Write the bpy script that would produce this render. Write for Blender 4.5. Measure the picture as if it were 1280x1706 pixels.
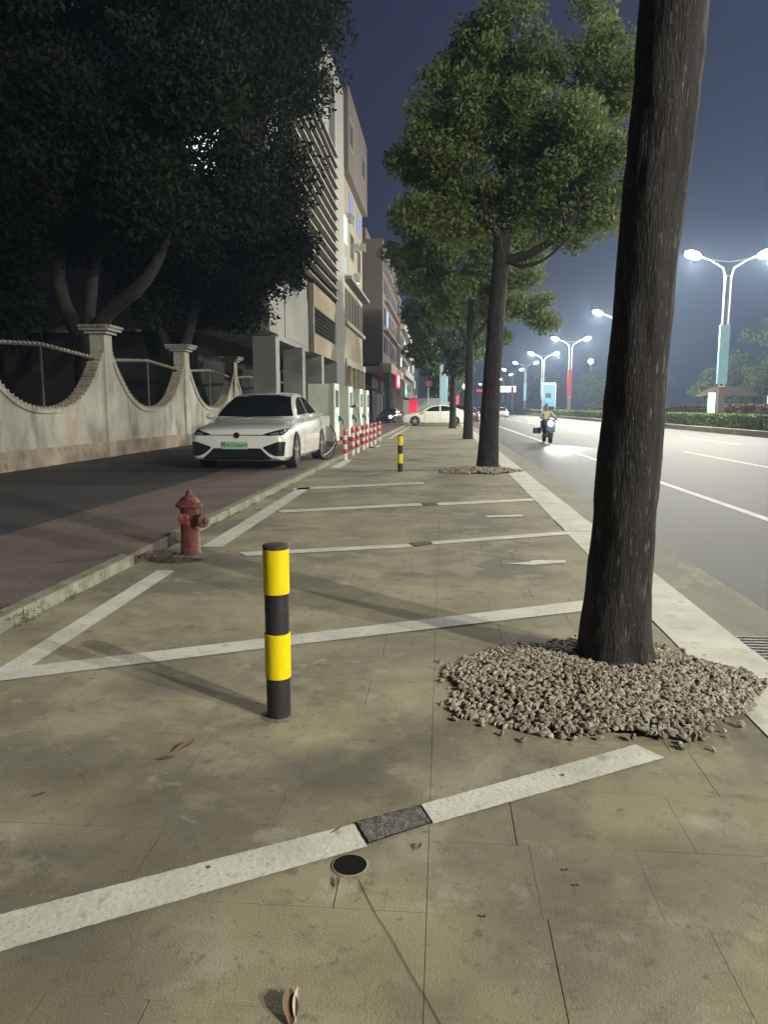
import bpy, bmesh, math, random
import numpy as np
from mathutils import Vector, Matrix, noise
from mathutils.bvhtree import BVHTree
random.seed(7); RNG = np.random.default_rng(7)
R = math.radians
for o in list(bpy.data.objects): bpy.data.objects.remove(o)
sc = bpy.context.scene
COL = sc.collection

# ------------------------------------------------------------------ camera
F = 1232.0; CX = 640.0; CY = 853.0; CAM_H = 1.42
PITCH = math.atan((CY - 678) / F)
YAW = math.atan((738 - CX) * math.cos(PITCH) / F)
cam = bpy.data.objects.new('camera', bpy.data.cameras.new('camera')); COL.objects.link(cam)
cam.location = (0, 0, CAM_H)
cam.rotation_euler = (math.pi/2 - PITCH, 0, YAW)
cam.data.sensor_fit = 'VERTICAL'; cam.data.sensor_height = 36
cam.data.lens = F / 1706 * 36
cam.data.clip_end = 3000; cam.data.clip_start = 0.05
sc.camera = cam
sc.render.resolution_x = 769; sc.render.resolution_y = 1024

# ------------------------------------------------------------------ world: night sky, lens glare painted in as a brighter street side
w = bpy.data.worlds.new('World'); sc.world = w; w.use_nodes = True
nt = w.node_tree; nt.nodes.clear()
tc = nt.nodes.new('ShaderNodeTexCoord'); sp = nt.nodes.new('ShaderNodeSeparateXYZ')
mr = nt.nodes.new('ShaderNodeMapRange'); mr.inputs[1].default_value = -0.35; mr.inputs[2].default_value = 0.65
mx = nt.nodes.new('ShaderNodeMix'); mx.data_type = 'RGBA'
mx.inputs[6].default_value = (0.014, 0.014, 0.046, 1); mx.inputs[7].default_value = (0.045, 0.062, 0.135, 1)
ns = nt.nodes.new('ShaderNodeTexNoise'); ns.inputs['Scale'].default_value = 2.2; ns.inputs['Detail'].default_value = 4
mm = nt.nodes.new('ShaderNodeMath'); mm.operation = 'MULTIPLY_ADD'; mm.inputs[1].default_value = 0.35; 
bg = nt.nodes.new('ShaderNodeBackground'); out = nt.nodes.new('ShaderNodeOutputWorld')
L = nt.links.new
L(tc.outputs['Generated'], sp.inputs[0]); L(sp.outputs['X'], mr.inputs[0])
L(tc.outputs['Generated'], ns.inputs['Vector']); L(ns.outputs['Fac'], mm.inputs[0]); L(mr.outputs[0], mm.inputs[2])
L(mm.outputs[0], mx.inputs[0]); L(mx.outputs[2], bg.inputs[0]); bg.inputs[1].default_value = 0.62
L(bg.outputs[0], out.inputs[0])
sc.view_settings.view_transform = 'Standard'; sc.view_settings.look = 'None'
sc.view_settings.exposure = 0; sc.view_settings.gamma = 1; sc.view_settings.use_curve_mapping = False
LAMP_W = 9300.0        # watts of every street lamp head
LAMP_C = (1.0, 0.97, 0.84)

# ------------------------------------------------------------------ helpers
def G(px, py, z=0.0):
    """ground point at height z under a point of the photograph"""
    dx, dy, dz = px - CX, F, -(py - CY)
    c, s = math.cos(PITCH), math.sin(PITCH)
    Y = dy*c + dz*s; Z = -dy*s + dz*c
    X2 = dx*math.cos(YAW) - Y*math.sin(YAW); Y2 = dx*math.sin(YAW) + Y*math.cos(YAW)
    t = (z - CAM_H) / Z
    return Vector((X2*t, Y2*t, z))

def tag(o, label=None, cat=None, group=None, kind=None):
    if label: o['label'] = label
    if cat: o['category'] = cat
    if group: o['group'] = group
    if kind: o['kind'] = kind
    return o
def empty(name, loc=(0,0,0), rz=0.0, **k):
    o = bpy.data.objects.new(name, None); COL.objects.link(o)
    o.location = loc; o.rotation_euler = (0,0,rz); o.empty_display_size = .2
    return tag(o, **k)
def copy_tree(o, parent=None):
    c = o.copy(); COL.objects.link(c); c.parent = parent
    for ch in list(o.children): copy_tree(ch, c)
    return c

class MB:
    """collects shapes into one mesh"""
    def __init__(s): s.v = []; s.f = []; s.sm = False
    def add(s, vs, fs):
        n = len(s.v); s.v += [tuple(v) for v in vs]; s.f += [tuple(i+n for i in f) for f in fs]; return s
    def box(s, x0, x1, y0, y1, z0, z1, m=None):
        vs = [Vector(p) for p in ((x0,y0,z0),(x1,y0,z0),(x1,y1,z0),(x0,y1,z0),(x0,y0,z1),(x1,y0,z1),(x1,y1,z1),(x0,y1,z1))]
        if m: vs = [m @ v for v in vs]
        return s.add(vs, [(0,3,2,1),(4,5,6,7),(0,1,5,4),(1,2,6,5),(2,3,7,6),(3,0,4,7)])
    def tube(s, pts, rad, n=10, cap=True):
        pts = [Vector(p) for p in pts]
        if not isinstance(rad, (list,tuple)): rad = [rad]*len(pts)
        vs = []; fs = []
        prev = None
        for i, p in enumerate(pts):
            d = (pts[min(i+1,len(pts)-1)] - pts[max(i-1,0)]).normalized()
            if prev is None:
                a = Vector((1,0,0)) if abs(d.x) < .8 else Vector((0,1,0))
                u = (a - d*a.dot(d)).normalized()
            else: u = (prev - d*prev.dot(d)).normalized()
            prev = u; q = d.cross(u)
            for k in range(n):
                t = 2*math.pi*k/n; vs.append(p + (u*math.cos(t) + q*math.sin(t))*rad[i])
        for i in range(len(pts)-1):
            for k in range(n):
                a = i*n+k; b = i*n+(k+1)%n; fs.append((a,b,b+n,a+n))
        if cap: fs.append(tuple(range(n-1,-1,-1))); fs.append(tuple((len(pts)-1)*n+k for k in range(n)))
        return s.add(vs, fs)
    def lathe(s, prof, n=24, c=(0,0,0), axis='z'):
        vs = []; fs = []
        for r, z in prof:
            for k in range(n):
                t = 2*math.pi*k/n; a, b = r*math.cos(t), r*math.sin(t)
                p = (a,b,z) if axis == 'z' else ((z,a,b) if axis == 'x' else (b,z,a))
                vs.append(Vector(p) + Vector(c))
        for i in range(len(prof)-1):
            for k in range(n):
                a = i*n+k; b = i*n+(k+1)%n; fs.append((a,b,b+n,a+n))
        fs.append(tuple(range(n-1,-1,-1))); fs.append(tuple((len(prof)-1)*n+k for k in range(n)))
        return s.add(vs, fs)
    def prism(s, poly, d0, d1, axis='z'):
        n = len(poly)
        def P(a, b, d): return (a,b,d) if axis == 'z' else ((d,a,b) if axis == 'x' else (a,d,b))
        vs = [P(a,b,d0) for a,b in poly] + [P(a,b,d1) for a,b in poly]
        fs = [tuple(range(n-1,-1,-1)), tuple(range(n,2*n))] + [(i,(i+1)%n,(i+1)%n+n,i+n) for i in range(n)]
        return s.add(vs, fs)
    def build(s, name, mat, parent=None, smooth=False, bevel=0, **k):
        me = bpy.data.meshes.new(name); me.from_pydata(s.v, [], s.f); me.update()
        bm = bmesh.new(); bm.from_mesh(me); bmesh.ops.recalc_face_normals(bm, faces=bm.faces); bm.to_mesh(me); bm.free()
        return link(name, me, mat, parent, smooth, bevel, **k)
def link(name, me, mat, parent=None, smooth=False, bevel=0, **k):
    if mat: me.materials.append(mat)
    o = bpy.data.objects.new(name, me); COL.objects.link(o)
    if parent: o.parent = parent
    if smooth:
        me.polygons.foreach_set('use_smooth', [True]*len(me.polygons))
        try: me.set_sharp_from_angle(angle=R(40))
        except Exception: pass
    if bevel:
        b = o.modifiers.new('bevel','BEVEL'); b.width = bevel; b.segments = 2; b.limit_method = 'ANGLE'
    return tag(o, **k)

# ------------------------------------------------------------------ materials
def mat(name, c1, c2=None, scale=5.0, rough=.8, bump=0.0, bscale=60.0, metal=0.0, detail=6, spots=None, coat=0.0, coord='Object', lo=.35, hi=.65, spec=.5, trans=0, stretch=None):
    m = bpy.data.materials.new(name); m.use_nodes = True
    n = m.node_tree.nodes; l = m.node_tree.links.new
    b = n['Principled BSDF']; b.inputs['Roughness'].default_value = rough; b.inputs['Metallic'].default_value = metal
    b.inputs['Specular IOR Level'].default_value = spec
    b.inputs['Base Color'].default_value = (*c1,1)
    if coat: b.inputs['Coat Weight'].default_value = coat; b.inputs['Coat Roughness'].default_value = .04
    if trans: b.inputs['Transmission Weight'].default_value = trans
    if coord == 'World':
        src = n.new('ShaderNodeNewGeometry').outputs['Position']
    else:
        src = n.new('ShaderNodeTexCoord').outputs[coord]
    if stretch:
        mp = n.new('ShaderNodeMapping'); mp.inputs['Scale'].default_value = stretch; l(src, mp.inputs[0]); src = mp.outputs[0]
    col = None
    if c2:
        t = n.new('ShaderNodeTexNoise'); t.inputs['Scale'].default_value = scale; t.inputs['Detail'].default_value = detail
        l(src, t.inputs['Vector'])
        r = n.new('ShaderNodeMapRange'); r.inputs[1].default_value = lo; r.inputs[2].default_value = hi; l(t.outputs['Fac'], r.inputs[0])
        x = n.new('ShaderNodeMix'); x.data_type = 'RGBA'; x.inputs[6].default_value = (*c1,1); x.inputs[7].default_value = (*c2,1)
        l(r.outputs[0], x.inputs[0]); col = x.outputs[2]
    for (sc_, lo_, hi_, c_, amt) in (spots or []):
        t = n.new('ShaderNodeTexNoise'); t.inputs['Scale'].default_value = sc_; t.inputs['Detail'].default_value = 5; t.inputs['Roughness'].default_value = .6
        off = n.new('ShaderNodeMapping'); off.inputs['Location'].default_value = (sc_*1.7, 3.1*amt, 7.7); l(src, off.inputs[0]); l(off.outputs[0], t.inputs['Vector'])
        r = n.new('ShaderNodeMapRange'); r.inputs[1].default_value = lo_; r.inputs[2].default_value = hi_; r.inputs[4].default_value = amt; l(t.outputs['Fac'], r.inputs[0])
        x = n.new('ShaderNodeMix'); x.data_type = 'RGBA'; x.inputs[7].default_value = (*c_,1)
        if col: l(col, x.inputs[6])
        else: x.inputs[6].default_value = (*c1,1)
        l(r.outputs[0], x.inputs[0]); col = x.outputs[2]
    if col: l(col, b.inputs['Base Color'])
    if bump:
        t = n.new('ShaderNodeTexNoise'); t.inputs['Scale'].default_value = bscale; t.inputs['Detail'].default_value = 5; l(src, t.inputs['Vector'])
        bp = n.new('ShaderNodeBump'); bp.inputs['Strength'].default_value = bump; bp.inputs['Distance'].default_value = .01
        l(t.outputs['Fac'], bp.inputs['Height']); l(bp.outputs[0], b.inputs['Normal'])
    return m
def emit(name, c, s):
    m = bpy.data.materials.new(name); m.use_nodes = True; n = m.node_tree.nodes
    b = n['Principled BSDF']; b.inputs['Base Color'].default_value = (*c,1); b.inputs['Emission Color'].default_value = (*c,1); b.inputs['Emission Strength'].default_value = s
    return m
def grid_lines(m, sx, sy, col, mortar=.04, axes=('Y','Z'), amt=.6, offset=0.5, bw=.5, bh=.25):
    """thin joint lines laid over a material's colour (small tiles far below ten pixels)"""
    n = m.node_tree.nodes; l = m.node_tree.links.new; b = n['Principled BSDF']
    g = n.new('ShaderNodeNewGeometry'); s = n.new('ShaderNodeSeparateXYZ'); c = n.new('ShaderNodeCombineXYZ')
    l(g.outputs['Position'], s.inputs[0]); l(s.outputs[axes[0]], c.inputs[0]); l(s.outputs[axes[1]], c.inputs[1])
    t = n.new('ShaderNodeTexBrick'); t.offset = offset; t.inputs['Scale'].default_value = sx
    t.inputs['Mortar Size'].default_value = mortar; t.inputs['Brick Width'].default_value = bw; t.inputs['Row Height'].default_value = bh
    l(c.outputs[0], t.inputs['Vector'])
    x = n.new('ShaderNodeMix'); x.data_type = 'RGBA'; x.inputs[7].default_value = (*col,1)
    k = b.inputs['Base Color'].links
    if k: l(k[0].from_socket, x.inputs[6])
    else: x.inputs[6].default_value = b.inputs['Base Color'].default_value
    mu = n.new('ShaderNodeMath'); mu.operation = 'MULTIPLY'; mu.inputs[1].default_value = amt
    l(t.outputs['Fac'], mu.inputs[0]); l(mu.outputs[0], x.inputs[0]); l(x.outputs[2], b.inputs['Base Color'])
    return m

M = {}
M['slab'] = mat('stamped_concrete', (.325,.292,.180), (.215,.192,.122), 1.5, .9, .28, 140, coord='World', lo=.3, hi=.7,
    spots=[(.7,.47,.62,(.125,.115,.088),.85),(1.9,.56,.64,(.33,.30,.20),.6),(2.3,.54,.68,(.17,.145,.085),.7),(3.2,.57,.72,(.36,.34,.25),.45),(9,.58,.72,(.12,.11,.08),.7),(28,.60,.72,(.10,.09,.07),.7),(5.5,.61,.70,(.40,.38,.30),.45),(60,.62,.74,(.42,.39,.29),.5),(110,.62,.72,(.08,.07,.055),.6)])
M['grout'] = mat('joint_dirt', (.03,.027,.02), (.05,.045,.035), 8, .95, coord='World')
M['paint'] = mat('road_paint', (.62,.62,.53), (.5,.5,.42), 4, .75, .3, 50, coord='World', spots=[(2,.52,.72,(.43,.42,.33),.8),(14,.58,.70,(.33,.31,.23),.8),(70,.60,.68,(.26,.24,.16),.75),(7,.64,.70,(.22,.20,.14),.6)])
M['kerb_white'] = mat('pale_kerb_stone', (.60,.60,.50), (.46,.45,.37), 3, .8, .3, 40, coord='World', spots=[(7,.58,.7,(.33,.31,.24),.7)])
M['kerb_grey'] = mat('grey_kerb', (.27,.27,.20), (.17,.17,.12), 6, .9, .6, 40, coord='World', spots=[(11,.55,.65,(.08,.08,.05),.7)])
M['gutter'] = mat('gutter_concrete', (.22,.205,.155), (.17,.155,.115), 2.5, .85, .5, 60, coord='World', spots=[(2.2,.58,.68,(.38,.36,.28),.7),(9,.6,.7,(.10,.09,.07),.6)], stretch=(1,.4,1))
M['asphalt'] = mat('asphalt', (.058,.058,.058), (.047,.047,.047), .5, .72, .6, 160, coord='World', spec=.4, spots=[(220,.55,.75,(.16,.16,.15),.55),(1.1,.55,.75,(.09,.088,.08),.5)], stretch=(1,.35,1))
M['lane_asphalt'] = mat('old_asphalt', (.042,.038,.038), (.030,.028,.028), .8, .85, .5, 120, coord='World')
M['pink'] = grid_lines(mat('pink_pavers', (.155,.115,.09), (.10,.078,.064), 1.4, .85, .5, 50, coord='World', spots=[(2.3,.58,.7,(.08,.065,.055),.8),(12,.6,.7,(.26,.19,.15),.5)]), 4.0, 4.0, (.07,.05,.045), .015, ('X','Y'), .5)
M['cover'] = mat('rough_cover', (.17,.165,.14), (.08,.075,.065), 40, .9, 1.0, 120, coord='World')
M['black_hole'] = mat('black_iron_and_hole_shade', (.006,.006,.005), None, rough=.9, spec=.1)
M['iron'] = mat('cast_iron', (.10,.10,.095), (.06,.06,.055), 20, .6, .4, 80, metal=.5)
def stone_mat(nm,c,c2): return mat(nm, c, c2, 25, .85, .6, 90)
M['stone_a'] = stone_mat('tan_stone', (.37,.32,.235), (.24,.20,.145))
M['stone_b'] = stone_mat('grey_stone', (.45,.42,.34), (.30,.275,.22))
M['stone_c'] = stone_mat('brown_stone', (.20,.16,.11), (.11,.085,.06))
M['soil'] = mat('brown_soil', (.075,.055,.038), (.045,.033,.024), 30, .95, .8, 80)
M['bark'] = mat('dark_bark', (.024,.019,.017), (.009,.008,.009), 5, .9, 1.0, 16, coord='Object', stretch=(6,6,1), spots=[(8,.60,.72,(.17,.15,.12),.75),(30,.63,.70,(.22,.20,.17),.75),(3.5,.62,.68,(.12,.105,.085),.6)])
M['bark_pale'] = mat('grey_bark', (.042,.037,.030), (.020,.018,.015), 5, .9, 1.0, 14, stretch=(3,3,1))
def leafmat(nm, a, b, tr=.25, rough=.6, spec=.35):
    m = bpy.data.materials.new(nm); m.use_nodes = True; n = m.node_tree.nodes; l = m.node_tree.links.new
    p = n['Principled BSDF']; p.inputs['Roughness'].default_value = rough; p.inputs['Specular IOR Level'].default_value = spec
    g = n.new('ShaderNodeNewGeometry'); x = n.new('ShaderNodeMix'); x.data_type='RGBA'
    x.inputs[6].default_value = (*a,1); x.inputs[7].default_value = (*b,1)
    l(g.outputs['Random Per Island'], x.inputs[0]); l(x.outputs[2], p.inputs['Base Color'])
    t = n.new('ShaderNodeBsdfTranslucent'); l(x.outputs[2], t.inputs[0])
    s = n.new('ShaderNodeMixShader'); s.inputs[0].default_value = tr
    l(p.outputs[0], s.inputs[1]); l(t.outputs[0], s.inputs[2]); l(s.outputs[0], n['Material Output'].inputs[0])
    return m
M['leaf'] = leafmat('green_leaves', (.115,.155,.05), (.18,.215,.075), .38)
M['leaf_far'] = leafmat('far_green_leaves', (.06,.10,.04), (.10,.14,.05))
M['leaf_shaded'] = leafmat('shaded_green_leaves', (.009,.014,.007), (.024,.030,.014), .08, .85, .12)  # shade put into the leaf colour for crowns the lamps barely reach
M['hedge'] = leafmat('hedge_leaves', (.07,.11,.02), (.13,.17,.03))
M['hedge_core'] = mat('hedge_twigs', (.02,.03,.012), None, rough=.9)
M['redbrown'] = leafmat('red_brown_shrub', (.05,.026,.02), (.08,.045,.03))
M['yellow'] = mat('reflective_yellow', (.86,.68,.0), (.78,.58,.0), 30, .35, .15, 9, spec=.6, spots=[(22,.64,.72,(.45,.33,.02),.6),(60,.68,.74,(.2,.16,.05),.6)], stretch=(1,1,.3))
M['black'] = mat('black_band', (.018,.016,.020), (.028,.025,.027), 30, .55, .2, 60, spots=[(20,.64,.72,(.08,.075,.06),.6)])
M['cap'] = mat('black_cap', (.03,.027,.025), (.05,.045,.04), 20, .7, .4, 50)
M['hydrant'] = mat('worn_red_paint', (.25,.07,.055), (.17,.045,.04), 14, .6, .5, 50, spots=[(9,.56,.66,(.42,.22,.18),.7),(24,.6,.7,(.30,.24,.20),.7)])
M['hydrant_cap'] = mat('rusty_cap', (.20,.12,.08), (.10,.06,.045), 30, .7, .5, 60)
M['carpaint'] = mat('white_car_paint', (.74,.75,.68), None, rough=.25, coat=1.0)
M['carblack'] = mat('black_trim', (.012,.012,.014), None, rough=.35)
M['carglass'] = mat('dark_car_glass', (.008,.010,.012), None, rough=.06, spec=.7)
M['cardark'] = mat('dark_car_paint', (.02,.022,.03), None, rough=.25, coat=1.0)
M['carred'] = mat('dark_red_car_paint', (.10,.02,.025), None, rough=.25, coat=1.0)
M['carsilver'] = mat('pale_grey_car_paint', (.42,.43,.42), None, rough=.3, coat=.8)
M['tyre'] = mat('tyre_rubber', (.015,.015,.015), None, rough=.85)
M['rim'] = mat('alloy_rim', (.45,.44,.42), None, rough=.3, metal=.8)
M['lampglass'] = mat('clear_lamp', (.55,.57,.58), None, rough=.08, metal=.6)
M['plate'] = mat('green_plate', (.28,.55,.30), (.38,.60,.38), 8, .5)
M['plate_ink'] = mat('plate_ink', (.03,.06,.04), None, rough=.6)
M['wall'] = mat('tiled_plaster', (.47,.465,.40), (.35,.34,.29), 1.2, .7, .2, 30, coord='World',
    spots=[(.9,.50,.66,(.30,.21,.13),.65),(1.7,.53,.68,(.15,.125,.10),.75),(8,.58,.72,(.22,.17,.12),.55)], stretch=(1,1,.45))
grid_lines(M['wall'], 4.0, 4, (.30,.26,.20), .018, ('Y','Z'), .45, 0.0, .25, .25)
M['wallbase'] = mat('stained_wall_foot', (.38,.32,.24), (.20,.145,.10), 1.1, .85, .4, 30, coord='World', spots=[(5,.55,.7,(.10,.08,.065),.8)])
M['rail'] = mat('dull_iron_rail', (.10,.09,.08), None, rough=.7)
M['coping'] = mat('coping_tile', (.42,.36,.27), (.25,.20,.15), 6, .8, .3, 30, coord='World')
M['bwhite'] = mat('pale_render', (.34,.34,.31), (.28,.28,.26), .25, .8, .2, 20, coord='World', spots=[(.6,.55,.75,(.30,.29,.26),.6)], stretch=(1,1,.35))
M['bcream'] = mat('cream_render', (.33,.28,.19), (.27,.23,.16), .3, .8, .2, 20, coord='World', spots=[(.6,.55,.75,(.30,.27,.20),.6)], stretch=(1,1,.35))
M['btan'] = mat('tan_render', (.15,.12,.10), (.12,.095,.08), .3, .85, .2, 20, coord='World', stretch=(1,1,.35))
M['bgrey'] = mat('grey_render', (.22,.22,.24), (.17,.17,.19), .3, .85, coord='World')
M['bdark'] = mat('dark_render', (.022,.022,.022), (.016,.016,.016), .4, .9, coord='World')
M['louver'] = mat('louver_blade', (.42,.39,.33), None, rough=.7)
M['recess'] = mat('dark_opening', (.035,.032,.03), None, rough=.9)
M['glass'] = mat('window_glass', (.03,.04,.055), None, rough=.1, spec=.8)
M['blueglass'] = emit('blue_lit_glass', (.10,.20,.62), .55)
M['litwin'] = emit('lit_window', (.95,.97,1.0), 1.6)
M['litwarm'] = emit('lit_warm_window', (1.0,.92,.80), 1.3)
M['litcold'] = emit('cold_flood_window', (.78,.88,1.0), 2.4)
M['litblue'] = emit('cold_blue_window', (.22,.35,.8), .9)
M['redsign'] = emit('red_sign', (.9,.01,.03), 1.6)
M['redglow'] = emit('red_panel', (.85,.01,.06), 1.0)
M['whitesign'] = emit('white_sign', (1,.85,.8), 2.5)
M['greensign'] = emit('green_sign', (.0,.55,.30), 1.2)
M['greenlight'] = emit('green_signal', (.0,.75,.28), 1.6)
M['head'] = emit('lamp_diffuser', (1.0,.98,.88), 40)
M['headcold'] = emit('vehicle_headlight', (.92,.95,1.0), 30)
M['taillight'] = emit('red_tail_light', (1.0,.06,.04), 4)
M['led'] = emit('charger_led', (.95,1.0,.9), 2.0)
M['ledwarm'] = emit('charger_lamp', (1.0,.93,.82), 4)
M['ledgreen'] = emit('charger_green', (.05,.75,.42), 1.3)
M['screen'] = mat('charger_screen', (.10,.14,.14), None, rough=.15)
M['cabinet'] = mat('cabinet_white', (.58,.60,.50), (.52,.54,.45), 2, .5, .1, 20)
M['cabinetfront'] = mat('cabinet_front_white', (.72,.78,.70), None, rough=.4)
M['plinth'] = mat('red_plinth', (.24,.12,.09), (.15,.08,.06), 6, .85, .4, 40)
M['cable'] = mat('black_cable', (.014,.014,.014), None, rough=.5)
M['red'] = mat('reflective_red', (.62,.03,.04), None, rough=.4)
M['white'] = mat('reflective_white', (.78,.76,.72), None, rough=.4)
M['steel'] = mat('galvanised_steel', (.48,.49,.48), None, rough=.35, metal=.6)
M['banner_blue'] = mat('pale_blue_banner', (.25,.46,.56), (.30,.50,.58), 3, .7)
M['banner_red'] = mat('red_banner', (.45,.05,.06), (.38,.04,.05), 3, .7)
M['polebase'] = mat('pole_foot_paint', (.24,.17,.15), (.14,.10,.09), 12, .7)
M['brown'] = mat('brown_leaf', (.16,.10,.05), (.09,.055,.03), 20, .8)
M['paleleaf'] = mat('pale_dry_leaf', (.42,.38,.27), (.30,.26,.18), 20, .8)
M['lawn'] = mat('dark_lawn', (.03,.045,.018), (.02,.03,.012), 2, .95, coord='World')
M['earth'] = mat('night_ground', (.05,.048,.042), (.035,.033,.03), .3, .95, coord='World')
M['jacket'] = mat('pale_yellow_shirt', (.55,.56,.38), None, rough=.8)
M['trousers'] = mat('dark_trousers', (.03,.035,.06), None, rough=.85)
M['skin'] = mat('skin', (.42,.27,.19), None, rough=.6)
M['hair'] = mat('dark_hair', (.015,.012,.01), None, rough=.7)
M['scooter'] = mat('blue_grey_scooter', (.10,.14,.22), None, rough=.35, coat=.6)
M['crate'] = mat('blue_box', (.04,.07,.16), None, rough=.5)
M['roofbrown'] = mat('brown_roof', (.05,.028,.022), None, rough=.8)
M['cream'] = mat('cream_panel', (.50,.52,.38), None, rough=.6)

# ------------------------------------------------------------------ ground, road, kerbs
def sheet(name, x0, x1, y0, y1, z, m, **k):
    return MB().add([(x0,y0,z),(x1,y0,z),(x1,y1,z),(x0,y1,z)], [(0,1,2,3)]).build(name, m, **k)
ZR = -0.12                       # road level
ZL = 0.06                        # left service lane level
KX0, KX1 = 1.42, 1.84            # pale kerb on the road side
sheet('terrain', -900, 900, -300, 1800, -.30, M['earth'], kind='structure')
MB().box(-2.78, KX0-.0005, .5, 22.0, -.29, -.006).box(-2.78, KX0-.003, -20, .5, -.29, 0).build('pavement_bed', M['grout'], kind='structure')
MB().box(-2.78, KX0-.003, 22.0, 420, -.29, 0).build('pavement', M['slab'], kind='structure')
MB().box(-4.7, -2.905, -20, 70, -.28, ZL).build('paved_verge', M['pink'], kind='structure')
MB().box(-2.9045, -2.8, 60.6, 420, -.28, ZL).build('left_kerb_far', M['kerb_grey'], kind='structure')
MB().box(-9.4, -4.703, -20, 420, -.27, ZL-.004).build('service_lane', M['lane_asphalt'], kind='structure')
MB().box(-4.70, -2.91, 70.003, 420, -.27, ZL).build('shop_forecourt', M['slab'], kind='structure')
MB().box(-60, -9.403, -20, 420, -.27, ZL-.01).build('compound_ground', M['lawn'], kind='structure')
MB().box(2.48, 16.2, -40, 480, -.29, ZR).build('road', M['asphalt'], kind='structure')
MB().box(KX1+.003, 2.477, -40, 480, -.285, ZR+.004).build('gutter', M['gutter'], kind='structure')
MB().box(16.55, 20.5, -40, 480, -.29, .10).build('median_soil', M['lawn'], kind='structure')
MB().box(20.9, 34, -40, 480, -.29, ZR).build('far_carriageway', M['asphalt'], kind='structure')
MB().box(34.3, 120, -40, 480, -.29, .02).build('far_verge', M['lawn'], kind='structure')

# individual paving slabs: running rows with uneven joints
slab_unit = bpy.data.meshes.new('slab')
bm = bmesh.new(); bmesh.ops.create_cube(bm, size=1.0); bmesh.ops.translate(bm, verts=bm.verts, vec=(0,0,-.5)); bm.to_mesh(slab_unit); bm.free()
slab_unit.materials.append(M['slab'])
pv = empty('paved_walk', (0,0,0), label='olive grey slab paving of the wide walk with painted bays', cat='paving')
pv['kind'] = 'structure'; del pv['category']
rest = MB(); count = 0
y = 1.2; row = 0
while y < 22.0:
    d = min(.36 + random.uniform(-.01,.01), 22.0-y)
    if d < .1: d = 22.0 - y
    for (xa, xb) in ((-2.779, -.0305), (-.0297, KX0-.001)):
        x = xa; first = True
        while x < xb - 1e-4:
            wd = random.uniform(.24,.62)
            if x + wd > xb - .2: wd = xb - x
            g = random.uniform(.0018,.0032) if random.random() < .28 else .0005
            g2 = .0009 if random.random() < .15 else .0004
            zt = random.uniform(-.0005,.0002)
            if x+wd >= xb-1e-3: g = .0006 if xb < 0 else 0
            x0, x1, y0, y1 = x+.0005, x+wd-g, y+.0003, y+d-g2
            if count < 296:
                o = bpy.data.objects.new('slab', slab_unit); COL.objects.link(o); o.parent = pv
                o.location = ((x0+x1)/2,(y0+y1)/2,zt); o.scale = (x1-x0,y1-y0,.0055)
                o.rotation_euler = (random.uniform(-.0012,.0012), random.uniform(-.0012,.0012), 0)
                count += 1
            else: rest.box(x0,x1,y0,y1,zt-.0055,zt)
            x += wd
    y += d; row += 1
rest.build('far_slabs', M['slab'], pv, kind='stuff')

# pale kerb stones on the road side, grey kerb stones on the lane side
def stone_row(name, x0, x1, y0, y1, L0, z0, z1, m, label, bev=.004, gap=.005, dips=()):
    root = empty(name, (0,0,0), label=label, kind='structure')
    bmx = bmesh.new(); me = bpy.data.meshes.new('kerb_stone')
    bmesh.ops.create_cube(bmx, size=1.0); bmesh.ops.scale(bmx, verts=bmx.verts, vec=(x1-x0, L0-gap, z1-z0))
    bmesh.ops.bevel(bmx, geom=[e for e in bmx.edges if abs(e.verts[0].co.z-(z1-z0)/2)<1e-5 and abs(e.verts[1].co.z-(z1-z0)/2)<1e-5], offset=bev, segments=2, affect='EDGES')
    bmx.to_mesh(me); bmx.free(); me.materials.append(m)
    y = y0; i = 0
    while y < y1:
        if not any(a < y+L0/2 < b for a, b in dips):
            o = bpy.data.objects.new('kerb_stone', me); COL.objects.link(o); o.parent = root
            o.location = ((x0+x1)/2+random.uniform(-.004,.004), y+L0/2, (z0+z1)/2+random.uniform(-.003,.003)); o.rotation_euler = (0,random.uniform(-.004,.004),random.uniform(-.003,.003))
        y += L0; i += 1
    return root
stone_row('road_kerb', KX0, KX1, 1.0, 58.0, .84, -.25, .004, M['kerb_white'], 'broad pale stone kerb between paving and gutter')
MB().box(KX0, KX1, 58.66, 420, -.25, .010).build('road_kerb_far', M['kerb_white'], kind='structure')
stone_row('lane_kerb', -2.90, -2.785, 1.0, 60.0, .60, -.25, ZL+.035, M['kerb_grey'], 'worn grey kerb stones along the pink pavers', dips=((6.5,7.3),))
stone_row('median_kerb', 16.203, 16.545, 6.0, 150.0, 1.0, -.25, .20, M['gutter'], 'grey stone kerb holding the planted median', bev=.02)
MB().box(20.503, 20.897, -40, 480, -.285, .15).build('median_kerb_far', M['gutter'], kind='structure')
MB().box(34.003, 34.297, -40, 480, -.285, .05).build('verge_kerb', M['gutter'], kind='structure')

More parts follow.
